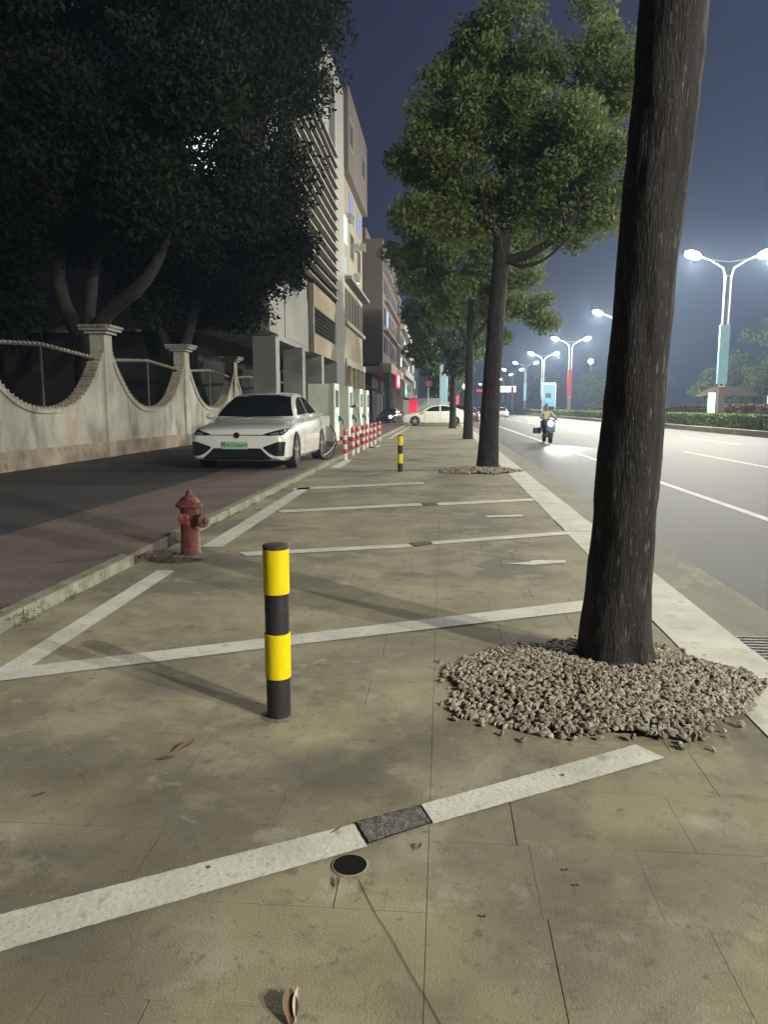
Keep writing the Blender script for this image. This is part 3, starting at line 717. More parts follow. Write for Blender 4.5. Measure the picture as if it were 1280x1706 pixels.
tree('old_tree', 'old tree with twisted limbs behind the second wall pillar, crown overhanging the lane', 'tree', -11.0, 30.0,
     [[(0,0,0,.45),(.1,0,2.2,.36),(.3,-.1,3.6,.32)],[(.2,0,3.0,.24),(-.5,0,4.6,.2),(-.7,0,7,.12)],[(.3,-.1,3.3,.25),(1.0,-.3,5.0,.2),(1.6,-.4,7,.16),(2.6,-.4,10,.08)]],
     [(2.3,-.5,12.5,4.2,4.6,6.6,125),(3.2,-1.0,8.0,2.7,3.0,2.5,46),(4.6,-.6,14.8,2.2,2.6,3.4,30),(5.3,-.8,16.2,1.7,2.2,3.4,30),(0,0,8,3.4,3.4,3.4,45),(1.4,.6,5.9,1.6,.8,.9,16),(2.5,.8,5.5,.7,.6,.6,7)], 115000, .105, 32, M['bark_pale'], M['leaf_shaded'], .7, 1.4, GL, 14, 6, .09)
tree('old_tree', 'far left dark tree mostly cut off by the frame', 'tree', -17.5, 24.0,
     [[(0,0,0,.45),(.1,0,3,.36),(.3,-.1,7,.2)]], [(0,0,9,4.6,4.6,7.0,80)], 34000, .2, 33, M['bark_pale'], M['leaf_shaded'], .9, 1.7, GL, 10, 4)
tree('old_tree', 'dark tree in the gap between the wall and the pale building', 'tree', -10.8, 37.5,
     [[(0,0,0,.35),(.1,0,3,.28),(.3,-.1,6,.15)]], [(.3,-.5,8.6,2.9,3.0,3.6,60)], 26000, .17, 34, M['bark_pale'], M['leaf_shaded'], .7, 1.3, GL, 10, 4)

# ------------------------------------------------------------------ buildings on the left
def window(parent, x, y0, y1, z0, z1, glassm, depth=.16, mull=1, framem='bwhite', name='window'):
    """window on a facade whose plane is x = const facing +x; frame proud, pane recessed"""
    f = MB(); t = .07
    f.box(x-.02,x+.05,y0-t,y1+t,z0-t,z0).box(x-.02,x+.05,y0-t,y1+t,z1,z1+t).box(x-.02,x+.05,y0-t,y0,z0,z1).box(x-.02,x+.05,y1,y1+t,z0,z1)
    for k in range(1,mull+1):
        yy = y0+(y1-y0)*k/(mull+1); f.box(x+.005,x+.04,yy-.025,yy+.025,z0,z1)
    o = f.build(name, M[framem], parent)
    MB().box(x+.002,x+.018,y0,y1,z0,z1).build('pane', M[glassm], o)
    return o
# pale building with louvres
BX = -7.0
b1o = empty('pale_building', (0,0,ZL), label='tall pale building with a louvred front raised on columns', cat='building')
MB().box(-22,BX-.35,31.6,49.2,4.55,21.4).build('upper_block', M['bwhite'], b1o)
MB().box(-22,-10.5,31.6,65.3,0,4.5).build('ground_floor_wall', M['bdark'], b1o)
MB().box(BX-.30,BX,40.6,49.3,4.3,5.35).build('balcony_front', M['bcream'], b1o)
MB().box(BX-1.4,BX-.301,33.0,49.3,4.3,4.54).build('canopy_slab', M['bwhite'], b1o)
MB().box(BX-.30,BX,40.6,49.3,6.75,7.95).build('fascia', M['bcream'], b1o)
MB().box(BX-.3,BX-.02,40.6,40.9,5.351,6.749).box(BX-.3,BX-.02,48.9,49.28,5.351,6.749).build('balcony_post', M['bwhite'], b1o)
gb = MB()
for i in range(46):
    yy = 41.0+i*.172; gb.box(BX-.16,BX-.13,yy,yy+.035,5.352,6.748)
for i in range(6): gb.box(BX-.165,BX-.125,40.92,48.88,5.45+i*.22,5.48+i*.22)
gb.build('balcony_grille', M['recess'], b1o)
MB().box(BX-1.0,BX-.302,34.6,40.5,4.551,7.0).build('loggia_front', M['bwhite'], b1o)
for i, yy in enumerate((31.2,37.2,43.2)):
    MB().box(BX-1.0,BX-.02,yy,yy+.75,0,4.299).build('column', M['bwhite'], b1o)
MB().box(BX-1.2,BX,49.304,53.6,0,22.5).build('stair_pier', M['bwhite'], b1o)
MB().box(BX-.34,BX-.30,34.0,49.29,8.0,17.5).build('louver_back', M['recess'], b1o)
lv = bpy.data.meshes.new('louver'); mb = MB().box(0,.55,0,14.6,0,.05); lv.from_pydata(mb.v,[],mb.f); lv.materials.append(M['louver'])
for i in range(15):
    o = bpy.data.objects.new('louver', lv); COL.objects.link(o); o.parent = b1o
    o.location = (BX-.29,34.6,8.3+i*.63); o.rotation_euler = (0,R(18),0)
MB().box(-22,BX,31.6,49.3,21.41,22.5).build('parapet', M['bwhite'], b1o)
# end wall facing the walk, with floodlit windows seen through the crowns
for k, (x_, z_) in enumerate(((-17.0,12.9),(-11.2,12.2),(-9.9,12.2),(-19.2,12.9),(-15.4,11.7),(-11.2,11.1),(-9.9,11.1),(-8.6,11.1))):
    f = MB().box(x_-.6,x_+.6,31.52,31.599,z_-.5,z_-.44).box(x_-.6,x_+.6,31.52,31.599,z_+.44,z_+.5).box(x_-.66,x_-.6,31.52,31.599,z_-.5,z_+.5).box(x_+.6,x_+.66,31.52,31.599,z_-.5,z_+.5).build('window', M['bgrey'], b1o)
    MB().box(x_-.6,x_+.6,31.56,31.59,z_-.44,z_+.44).build('pane', M['litcold'] if k in (0,1,2,5,6,7) else M['glass'], f)
# cream apartment block directly behind it
b2o = empty('cream_apartments', (0,0,ZL), label='cream apartment block with blue panes and a bay of tall windows', cat='building')
MB().box(-22,BX-.15,53.605,66.5,4.4,22.4).build('upper_block', M['bcream'], b2o)
MB().box(BX-.149,BX+.30,53.61,66.5,17.6,23.2).build('top_parapet_wall', M['btan'], b2o)
MB().box(BX-.149,BX+.12,53.61,66.5,7.25,7.5).box(BX-.149,BX+.12,53.61,66.5,4.35,4.85).build('string_course', M['bwhite'], b2o)
MB().box(BX-.149,BX+.5,53.61,66.5,10.3,10.55).build('balcony_ledge', M['bgrey'], b2o)
for i in range(6):
    window(b2o, BX-.15, 54.1+i*2.05, 55.7+i*2.05, 7.75, 9.9, 'glass', mull=1, framem='bcream')
for i in range(5): MB().box(BX-.149,BX+.1,53.62+i*3.0,54.0+i*3.0,0,4.349).build('column', M['bcream'], b2o)
MB().box(BX-.6,BX-.3,53.62,66.4,.0,3.2).build('shop_shutter', M['btan'], b2o)
MB().box(BX-.5,BX-.2,53.62,66.4,3.21,4.34).build('shop_board', M['recess'], b2o)
wins = [(54.0,56.0,13.0,14.9,'litwin'),(62.6,64.6,15.4,17.0,'blueglass'),(58.0,60.0,12.6,14.4,'glass'),(62.8,64.8,12.4,14.2,'glass'),
        (54.0,55.4,10.9,12.1,'litblue'),(62.0,63.4,10.7,11.9,'litwarm'),(54.2,56.2,19.5,21.2,'glass'),(62.4,64.4,19.8,21.4,'glass')]
for (a,b_,c_,d_,m_) in wins:
    xx = BX-.15 if d_ < 17.6 else BX+.30
    if c_ < 17.6 < d_: continue
    window(b2o, xx, a, b_, c_, d_, m_, mull=1)
window(b2o, BX-.15, 57.6, 59.6, 15.4, 17.2, 'blueglass')
for (yy,zz) in ((56.5,14.9),(60.6,13.6),(65.2,14.6),(60.4,11.3)):
    ac = MB().box(BX-.149,BX+.25,yy,yy+.8,zz,zz+.55).build('air_conditioner', M['bwhite'], b2o)
    MB().lathe([(.21,0),(.21,.02),(.03,.03)], 16, (BX+.251,yy+.4,zz+.27), 'x').build('fan_grille', M['recess'], ac)
# tan block with shop arcade
b3o = empty('tan_shop_block', (0,0,ZL), label='tan shop block with the red lit sign over its arcade', cat='building')
CXB = -5.8
MB().box(-20,CXB,72.0,95.0,5.5,17.0).build('upper_block', M['btan'], b3o)
MB().box(-20,CXB+.9,71.0,95.0,4.6,5.2).build('arcade_slab', M['bcream'], b3o)
MB().box(CXB-.2,CXB+.9,71.0,95.0,5.201,5.45).build('arcade_parapet', M['bwhite'], b3o)
MB().box(-20,CXB-1.0,72.0,95.0,0,4.59).build('shop_wall', M['recess'], b3o)
MB().box(-20,CXB-2,76,90,17.01,19.0).build('roof_room', M['btan'], b3o)
for i in range(7): MB().box(CXB+.2,CXB+.8,71.3+i*3.8,71.8+i*3.8,0,4.59).build('column', M['btan'], b3o)
for fz in (6.6,9.4,12.2,14.6):
    for i in range(6): window(b3o, CXB, 73.2+i*3.6, 75.4+i*3.6, fz, fz+1.6, 'litblue' if (i,fz)==(1,9.4) else 'glass', framem='bgrey')
for fz in (8.6,11.4,14.2): MB().box(CXB+.001,CXB+.5,73,94.5,fz,fz+.12).build('ledge', M['bcream'], b3o)
sg = empty('shop_sign', (CXB+.95,80.5,4.2), label='glowing red shop sign with a white lit panel on the arcade', cat='sign')
MB().box(-.06,.06,-2.6,2.6,-.75,.65).build('board', M['redsign'], sg)
MB().prism([(-1.3,-.25),(-1.0,-.55),(1.1,-.55),(1.4,-.2),(1.2,.45),(-1.1,.45)], .065, .09, 'x').build('lit_panel', M['whitesign'], sg)
sd = empty('shop_sign', (CXB+.95,98.0,3.4), label='small green lit sign further along the arcade', cat='sign')
MB().box(-.05,.05,-1.3,1.3,-.6,.6).build('board', M['greensign'], sd); MB().box(.051,.06,-.5,.5,-.3,.3).build('lit_panel', M['led'], sd)
b4o = empty('grey_block', (0,0,ZL), label='distant grey block with stacked balconies beyond the tan one', cat='building')
MB().box(-20,CXB+.3,95.05,128,0,15.0).build('upper_block', M['btan'], b4o)
MB().box(-20,-8,96,120,15.01,17.5).build('roof_room', M['bgrey'], b4o)
for fz in (2.6,5.5,8.3,11.1):
    MB().box(CXB+.301,CXB+.9,95.6,127.5,fz+.0,fz+.9).build('balcony_front', M['bwhite' if fz > 5 else 'btan'], b4o)
    for i in range(7): window(b4o, CXB+.3, 96.6+i*4.4, 99.4+i*4.4, fz+1.0, fz+2.2, 'litwarm' if (i+int(fz))%5==0 else 'glass', framem='bgrey')
b5o = empty('far_block', (0,0,ZL), label='farthest dark block closing the row of buildings', cat='building')
MB().box(-20,CXB-.2,128.1,185,0,19.0).build('upper_block', M['bgrey'], b5o)
for fz in (2.4,5.2,8.0,10.8,13.6):
    for i in range(6): window(b5o, CXB-.2, 130+i*9, 134+i*9, fz, fz+1.6, 'litwarm' if (i*3+int(fz))%7==0 else 'glass', framem='bgrey')
# shop awning box and small lit doors
aw = empty('shop_awning', (-6.4,68.6,ZL), label='dark low awning over the passage before the red sign', cat='awning')
MB().prism([(-.8,3.4),(1.0,2.7),(1.0,2.55),(-.8,3.1)], -1.6, 1.8, 'y').build('awning_cover', M['recess'], aw)
MB().tube([(.9,-1.5,0),(.9,-1.5,2.6)], .04, 6).tube([(.9,1.7,0),(.9,1.7,2.6)], .04, 6).build('support', M['bgrey'], aw)
# dark compound building seen in the wall openings, with a cold lit window
cb = empty('compound_building', (0,0,ZL), label='dark low building inside the walled yard, one cold blue window', cat='building')
MB().box(-46,-24,16,60,0,6.5).build('wall', M['bdark'], cb)
MB().box(-46.3,-23.7,15.7,60.3,6.51,6.9).build('roof_slab', M['bdark'], cb)
MB().box(-24,-14.6,47,60,0,5.0).build('wing', M['bdark'], cb)
f = MB().box(-17.3,-15.3,46.9,46.99,2.6,4.8).build('window', M['bdark'], cb); MB().box(-17.1,-15.5,46.85,46.895,2.75,4.65).build('pane', M['litcold'], f)
leaves('crown', [(-15.6,45,3.9),(-16.4,45,3.0),(-14.8,45,4.6),(-17.2,45,4.6)], [(1.3,.8,.9)]*4, 3600, .13, M['leaf_shaded'], empty('yard_shrub', (0,0,0), label='leafy shrub backlit by the cold blue window', cat='shrub'), seed=50)
vn = empty('parked_van', (-12.4,35.5,ZL), label='dark van inside the yard, red tail light showing over the wall scoop', cat='van')
MB().prism([(-2.3,.35),(2.3,.35),(2.3,1.9),(1.9,2.1),(-2.0,2.1),(-2.3,1.7)], -.9, .9, 'x').build('body', M['cardark'], vn, bevel=.08)
for sx in (-.9,.7):
    for sy in (-1.5,1.5): MB().lathe([(.33,0),(.33,.2)], 20, (sx,sy,.33), 'x').build('wheel', M['tyre'], vn)
MB().box(.35,.75,-2.34,-2.31,1.45,1.75).build('tail_light', M['taillight'], vn)
MB().box(-.7,.7,-2.33,-2.305,1.8,1.95).build('rear_window', M['carglass'], vn)

# ------------------------------------------------------------------ cars
def interp(tab, y):
    for i in range(len(tab)-1):
        a, b = tab[i], tab[i+1]
        if a[0] <= y <= b[0]:
            t = (y-a[0])/(b[0]-a[0]); p0 = tab[max(i-1,0)]; p3 = tab[min(i+2,len(tab)-1)]
            r = []
            for k in range(1,len(a)):
                m0 = (b[k]-p0[k])/(b[0]-p0[0])*(b[0]-a[0]) if b[0]!=p0[0] else 0; m1 = (p3[k]-a[k])/(p3[0]-a[0])*(b[0]-a[0])
                r.append((2*t**3-3*t*t+1)*a[k]+(t**3-2*t*t+t)*m0+(-2*t**3+3*t*t)*b[k]+(t**3-t*t)*m1)
            return r
    return list(tab[-1][1:] if y > tab[-1][0] else tab[0][1:])
#          y,  halfwidth, zbottom, ztop(centre), shoulder z, cabin top z, cabin half width
CAR = [(0.0,.77,.24,.69,.62),(0.05,.85,.20,.75,.68),(0.16,.895,.18,.79,.72),(0.4,.92,.18,.845,.775),(.8,.93,.18,.90,.82),(1.2,.935,.18,.95,.86),(1.8,.935,.17,.97,.90),(2.6,.935,.17,.98,.92),(3.4,.935,.17,.99,.94),(4.0,.93,.18,1.02,.95),(4.4,.905,.20,1.06,.95),(4.65,.86,.26,1.04,.92),(4.75,.80,.34,.98,.88)]
CAB = [(1.15,.93,.86),(1.35,1.04,.82),(1.7,1.23,.74),(2.05,1.39,.65),(2.4,1.46,.61),(2.9,1.485,.60),(3.4,1.43,.60),(3.8,1.30,.64),(4.15,1.16,.70),(4.4,1.07,.74)]
def car_shell():
    ys = [0,.02,.05,.1,.16,.26,.4,.6,.8,1.0,1.15]+[1.15+.125*i for i in range(1,27)]+[4.5,4.58,4.65,4.71,4.75]
    ys = sorted(set(round(v,4) for v in ys)); vs = []; fs = []; n = None
    for y in ys:
        hw, zb, zt, zs = interp(CAR, y)
        ct, cw = (interp(CAB, y) if 1.15 <= y <= 4.4 else (zt,.0))
        P_ = [(0,zb),(hw*.6,zb),(hw*.93,zb+.01),(hw*.985,zb+.07),(hw*1.0,.42),(hw*1.0,.55),(hw*.985,zs-.10),(hw*.965,zs-.04),(hw*.93,zs)]
        if 1.15 <= y <= 4.4:
            s = max(ct-zt,0); k = min(1, s/.3)
            P_ += [(hw*.90,zs+.02), (hw*.87*(1-k)+(hw*.875)*k, zt-.02), (cw*k+hw*.80*(1-k), max(ct-.055,zt-.015)), (cw*.93*k+hw*.7*(1-k), max(ct-.02,zt-.01)), (cw*.6*k+hw*.5*(1-k), max(ct,zt)+.0), (0,max(ct,zt)+.008)]
        else:
            P_ += [(hw*.88,zs+.025),(hw*.82,zs+(zt-zs)*.55),(hw*.72,zs+(zt-zs)*.8),(hw*.55,zt-.004),(hw*.3,zt+.006),(0,zt+.008)]
        m = len(P_); full = P_ + [(-a,b) for a,b in P_[-2:0:-1]]
        n = len(full); vs += [(a,y,b) for a,b in full]
    for i in range(len(ys)-1):
        for k in range(n): a = i*n+k; b = i*n+(k+1)%n; fs += [(a,b,b+n),(a,b+n,a+n)]
    fs.append(tuple(range(n-1,-1,-1))); fs.append(tuple((len(ys)-1)*n+k for k in range(n)))
    return vs, fs
_vs, _fs = car_shell()
def make_body_mesh():
    mb = MB().add(_vs,_fs); o = mb.build('tmp', None)
    cut = MB()
    for yy in (.92, 3.72): cut.lathe([(.37,-1.2),(.37,1.2)], 36, (0,yy,.34), 'x')
    # only cut the outer part on each side
    cut = MB()
    for yy in (.92, 3.72):
        cut.lathe([(.365,.66),(.365,1.2)], 36, (0,yy,.34), 'x'); cut.lathe([(.365,-1.2),(.365,-.66)], 36, (0,yy,.34), 'x')
    c = cut.build('cut', None)
    md = o.modifiers.new('b','BOOLEAN'); md.object = c; md.operation = 'DIFFERENCE'; md.solver = 'EXACT'
    dg = bpy.context.evaluated_depsgraph_get(); me = bpy.data.meshes.new_from_object(o.evaluated_get(dg))
    bpy.data.objects.remove(o); bpy.data.objects.remove(c); me.name = 'body'
    me.polygons.foreach_set('use_smooth', [True]*len(me.polygons))
    me.set_sharp_from_angle(angle=R(32)); me.materials.clear()
    return me
BODY = make_body_mesh()
_bm = bmesh.new(); _bm.from_mesh(BODY); BVH = BVHTree.FromBMesh(_bm); _bm.free()
_bm = bmesh.new(); 
for v in _vs: _bm.verts.new(v)
_bm.verts.ensure_lookup_table()
for f_ in _fs:
    try: _bm.faces.new([_bm.verts[i] for i in f_])
    except Exception: pass
BVH0 = BVHTree.FromBMesh(_bm); _bm.free()
def decal(poly, view, off=.004, cuts=7, flip=1):
    """polygon drawn in the view plane, laid on the shell: view 'front' (x,z), 'rear', 'side' (y,z)*flip, thickness kept as a thin skin"""
    bmx = bmesh.new()
    vv = [bmx.verts.new((a,0,b)) for a,b in poly]; bmx.faces.new(vv)
    bmesh.ops.triangulate(bmx, faces=bmx.faces)
    off += .004
    for _ in range(cuts):
        es = [e for e in bmx.edges if e.calc_length() > .04]
        if not es: break
        bmesh.ops.subdivide_edges(bmx, edges=es, cuts=1); bmesh.ops.triangulate(bmx, faces=bmx.faces)
    for v in bmx.verts:
        a, b = v.co.x, v.co.z
        if view == 'front': o = Vector((a,-2,b)); d = Vector((0,1,0))
        elif view == 'rear': o = Vector((a,7,b)); d = Vector((0,-1,0))
        else: o = Vector((2*flip,a,b)); d = Vector((-flip,0,0))
        h_, nn, _i, _d = BVH0.ray_cast(o, d)
        k_ = .008 + (.045*abs(nn.z) if view != 'side' else .012*abs(nn.z))
        v.co = (h_ + (nn if nn.dot(d) < 0 else -nn)*off - d*k_) if h_ else o + d*2
    bmesh.ops.recalc_face_normals(bmx, faces=bmx.faces)
    vs = [tuple(v.co) for v in bmx.verts]; fs = [tuple(v.index for v in f.verts) for f in bmx.faces]
    bmx.verts.index_update(); fs = [tuple(v.index for v in f.verts) for f in bmx.faces]; bmx.free()
    return vs, fs
def dpart(name, poly, view, m, parent, off=.005, mirror=False, flips=(1,)):
    outp = []
    for fl_ in flips:
        pl = poly
        vs, fs = decal(pl, view, off, 7, fl_)
        outp.append(MB().add(vs,fs).build(name, m, parent, smooth=True))
    if mirror:
        pl = [(-a,b) for a,b in poly][::-1]; vs, fs = decal(pl, view, off)
        outp.append(MB().add(vs,fs).build(name, m, parent, smooth=True))
    return outp
def wheel_mesh():
    t = MB().lathe([(.20,0),(.30,-.015),(.33,.02),(.335,.10),(.33,.19),(.30,.21),(.2,.2)], 36, axis='x')
    rimm = MB().lathe([(.215,.03),(.21,.0),(.19,.03),(.05,.02),(.04,-.005),(.001,-.005)], 30, axis='x')
    for k in range(5):
        a = 2*math.pi*k/5; mt = Matrix.Rotation(a,4,'X')
        rimm.box(-.004,.02,-.03,.03,.03,.205,mt)
    return t, rimm
def car(name, loc, rz, label, paintm, group=None, lights=False, detail=True, scale=1.0, plate=False, cat_='car', sport=False, zs=1.0):
    r = empty(name, loc, rz, label=label, cat=cat_, group=group); r.scale = (scale,scale,scale*zs)
    me = BODY.copy(); body = link('body', me, paintm, r)
    dpart('windscreen', [(-.77,1.00),(-.585,1.385),(-.3,1.425),(.3,1.425),(.585,1.385),(.77,1.00),(.4,.985),(-.4,.985)], 'front', M['carglass'], r)
    dpart('rear_window', [(-.68,1.13),(-.56,1.38),(.56,1.38),(.68,1.13)], 'rear', M['carglass'], r)
    dpart('side_window', [(1.62,1.02),(2.02,1.27),(2.42,1.375),(2.66,1.39),(2.66,1.02)], 'side', M['carglass'], r, flips=(1,-1))
    dpart('side_window', [(2.76,1.02),(2.76,1.395),(3.1,1.385),(3.45,1.32),(3.72,1.18),(3.82,1.06)], 'side', M['carglass'], r, flips=(1,-1))
    # wheels
    for sx in (1,-1):
        for yy in (.92,3.72):
            t, rm = wheel_mesh()
            wl = t.build('wheel', M['tyre'], r, smooth=True); wl.location = (sx*.925,yy,.335); wl.rotation_euler = (0,0,0 if sx < 0 else math.pi)
            rm.build('rim', M['rim'], wl, smooth=True)
    if detail:
        for fl_ in (1,-1):
            for yy in (1.62,2.71,3.62):
                vs, fs = decal([(yy-.006,.28),(yy+.006,.28),(yy+.006,.98),(yy-.006,.98)], 'side', .003, 5, fl_); MB().add(vs,fs).build('door_gap', M['carblack'], r)
            for yy in (2.42,3.42):
                MB().box(-.012,.012,-.10,.10,-.015,.015).build('door_handle', paintm, r, bevel=.008).location = (fl_*.925,yy,.80)
        for sx in (1,-1):
            mr_ = MB().lathe([(.001,-.10),(.06,-.085),(.085,-.03),(.085,.04),(.05,.09),(.001,.10)], 16, axis='x').build('mirror', paintm, r, smooth=True)
            mr_.location = (sx*.99,1.62,.99); mr_.scale = (1,.8,.75)
            MB().box(-.08,.02,-.03,.03,-.05,-.02).build('mirror_arm', M['carblack'], mr_)
    # front end
    dpart('headlight', [(-.88,.78),(-.78,.765),(-.52,.69),(-.47,.662),(-.58,.65),(-.88,.665)], 'front', M['headcold'] if lights else M['lampglass'] if not sport else M['carblack'], r, mirror=True)
    if sport:
        dpart('headlight_lens', [(-.84,.73),(-.64,.69),(-.64,.67),(-.84,.695)], 'front', M['lampglass'], r, off=.012, mirror=True)
        dpart('bonnet_gap', [(-.50,.668),(.50,.668),(.50,.655),(-.50,.655)], 'front', M['carblack'], r, off=.004)
        dpart('corner_intake', [(-.885,.54),(-.76,.54),(-.50,.45),(-.49,.42),(-.60,.33),(-.70,.28),(-.86,.28)], 'front', M['carblack'], r, mirror=True)
        dpart('lower_grille', [(-.44,.42),(.44,.42),(.54,.32),(.66,.225),(.55,.205),(-.55,.205),(-.66,.225),(-.54,.32)], 'front', M['carblack'], r)
        em = MB().lathe([(.055,0),(.055,.012),(.04,.018),(.001,.018)], 20, axis='y').build('emblem', M['carblack'], r, smooth=True); em.location = (0,-.012,.585); em.rotation_euler = (0,0,math.pi); em.location.y = -.004; em.location.z = .66
        wp = MB()
        wp.tube([(-.55,1.02,.955),(.05,1.09,.985)], .008, 5).tube([(.05,1.02,.965),(.6,1.09,.97)], .008, 5); wp.build('wiper', M['carblack'], r)
    else:
        dpart('grille', [(-.40,.58),(.40,.58),(.34,.44),(-.34,.44)], 'front', M['carblack'], r)
        dpart('lower_grille', [(-.60,.34),(.60,.34),(.5,.24),(-.5,.24)], 'front', M['carblack'], r)
    dpart('tail_light', [(-.84,.92),(-.45,.94),(-.45,.86),(-.84,.82)], 'rear', M['carred'], r, mirror=True)
    if plate:
        pl = MB().box(-.24,.24,-.012,0,-.07,.07).build('number_plate', M['plate'], r); pl.location = (-.04,-.012,.475)
        fc = bpy.data.curves.new('plate_text','FONT'); fc.body = '粤A·D0664S'; fc.size = .098; fc.align_x = 'CENTER'; fc.align_y = 'CENTER'; fc.extrude = .001
        to = bpy.data.objects.new('t', fc); COL.objects.link(to)
        dg = bpy.context.evaluated_depsgraph_get(); tm = bpy.data.meshes.new_from_object(to.evaluated_get(dg)); bpy.data.objects.remove(to)
        tt = link('plate_letters', tm, M['plate_ink'], pl); tt.location = (0,-.0145,0); tt.rotation_euler = (R(90),0,0)
    return r
ev = car('white_electric_car', (-4.30,15.55,ZL), R(-1.5), 'white electric sedan facing the camera, charging beside the kerb', M['carpaint'], sport=True, plate=True, scale=1.07, zs=1.08); ev.scale.x = 1.17; ev.location.x = -4.38
car('white_sedan', (-3.15,57.6,.0), R(-90+3), 'white sedan parked side on across the far end of the walk', M['carpaint'], scale=1.08)
car('dark_car', (-5.0,63.5,ZL), R(-14), 'black car with one headlight glowing beyond the chargers', M['cardark'], detail=False).scale = (.85,)*3
hl = MB().lathe([(.001,-.02),(.10,-.02),(.12,.0),(.08,.04)], 14, axis='y').build('driving_lamp', M['headcold'], [o for o in bpy.data.objects if o.name.startswith('dark_car')][0]); hl.location = (.66,-.02,.62)
car('dark_red_car', (-2.2,66.0,.0), R(-88), 'dark red car parked behind the white sedan roof', M['carred'], detail=False, scale=1.12)
dv = empty('delivery_van', (-1.6,72.5,0), R(0), label='pale box van with a red lit flank behind the parked sedan', cat='van')
MB().box(-1.6,1.3,-1,1.0,.5,2.25).build('cargo_box', M['carsilver'], dv, bevel=.06)
MB().prism([(1.31,.45),(2.6,.45),(2.6,1.1),(2.2,1.9),(1.31,2.0)], -.95, .95, 'y').build('cab', M['carsilver'], dv, bevel=.05)
MB().box(-1.55,-.85,-1.03,-1.005,.9,2.1).build('red_panel', M['redglow'], dv)
for xx in (-1.0,2.0):
    for yy in (-1.0,.8): MB().lathe([(.36,0),(.36,.22)], 20, (xx,yy,.36), 'y').build('wheel', M['tyre'], dv)
OC = 'oncoming cars with their headlights on'
car('oncoming_car', (4.6,96,ZR), R(1), 'oncoming car in the nearest lane seen left of the third trunk', M['cardark'], OC, lights=True, detail=False)
car('oncoming_car', (4.0,128,ZR), R(1), 'smaller oncoming car further back in the nearest lane', M['cardark'], OC, lights=True, detail=False)
car('oncoming_car', (8.9,112,ZR), R(1), 'oncoming car in the middle lane between the trunks', M['carsilver'], OC, lights=True, detail=False)
car('parked_car', (2.95,78,ZR), R(0), 'pale car stopped against the kerb just right of the fourth trunk', M['carsilver'], lights=True, detail=False)

# ------------------------------------------------------------------ charging stations
CH = 'charging cabinets in a row behind the bollards'
def charger(y, label, lamp='led'):
    r = empty('charging_station', (-3.8,y,ZL), label=label, cat='charger', group=CH)
    MB().box(-1.05,.12,-.12,1.25,0,.14).build('plinth', M['plinth'], r, bevel=.01)
    MB().box(-.92,-.05,0,1.12,.15,2.16).build('cabinet', M['cabinet'], r, bevel=.015)
    for i in range(9):
        MB().box(-.90+i*.092,-.90+i*.092+.06,-.014,-.001,.78,2.08).build('side_slat', M['cabinet'], r)
    MB().box(-.049,.03,-.02,1.14,.15,2.18).build('front_panel', M['cabinetfront'], r, bevel=.01)
    s = MB().box(.031,.042,.22,.90,1.35,1.95).build('screen', M['screen'], r)
    MB().box(.031,.045,.38,.74,1.18,1.27).build('status_light', M[lamp], r)
    MB().lathe([(.13,0),(.13,.014),(.001,.015)], 20, (.031,.56,1.02), 'x').build('green_badge', M['ledgreen'], r)
    MB().box(-.7,-.5,-.02,-.001,.34,.42).build('vent', M['recess'], r)
    g = MB().box(.03,.10,.95,1.05,.85,1.05).tube([(.10,1.0,.95),(.17,1.0,.88),(.18,1.0,.72)], .028, 8).build('plug_holster', M['cable'], r)
    return r
charger(25.9, 'nearest white charging cabinet beside the car, ribbed side panel', 'led')
charger(30.0, 'second charging cabinet with bright warm lamps on its front', 'ledwarm')
charger(34.0, 'third charging cabinet with a green badge', 'ledgreen')
charger(36.9, 'farthest charging cabinet at the end of the row', 'led')
def bez(a,b,c,d,n=24):
    a,b,c,d = map(Vector,(a,b,c,d)); return [a*(1-t)**3+b*3*t*(1-t)**2+c*3*t*t*(1-t)+d*t**3 for t in (i/n for i in range(n+1))]
cb_ = empty('charging_cable', (-3.3,19.9,0), label='black cable looping from the electric car flap down to the kerb', cat='cable')
pl_ = bez((-.02,.0,1.02),(.45,-.1,1.05),(.62,-.4,.45),(.42,-.9,.10)) + bez((.42,-.9,.10),(.3,-1.1,.085),(.1,-.6,.075),(.0,.6,.085),8)[1:] + bez((.0,.6,.085),(-.1,2.2,.08),(-.2,4.4,.09),(-.4,5.7,.5),10)[1:]
MB().tube(pl_, .017, 8).build('cord', M['cable'], cb_, smooth=True)
MB().tube([(-.12,.02,.99),(.04,-.01,1.03)], .035, 10).build('plug', M['cable'], cb_, smooth=True)
fp = MB().box(-.005,.03,-.13,.13,-.12,.12).build('charge_flap', M['carpaint'], ev, bevel=.012); fp.location = (.99,3.62,.86); fp.rotation_euler = (0,0,R(80))
cb2 = empty('charging_cable', (-3.6,30.4,0), label='slack black cable hanging from the second charger to the paving', cat='cable')
MB().tube(bez((-.1,0,1.45),(.35,-.2,1.35),(.4,-3.0,.9),(.95,-4.4,.03)) + bez((.95,-4.4,.03),(1.1,-4.9,.02),(1.4,-4.4,.02),(1.3,-3.4,.02),8)[1:], .018, 8).build('cord', M['cable'], cb2, smooth=True)
MB().tube([(-.12,.0,1.42),(.08,-.05,1.5)], .045, 8).build('plug', M['cable'], cb2, smooth=True)

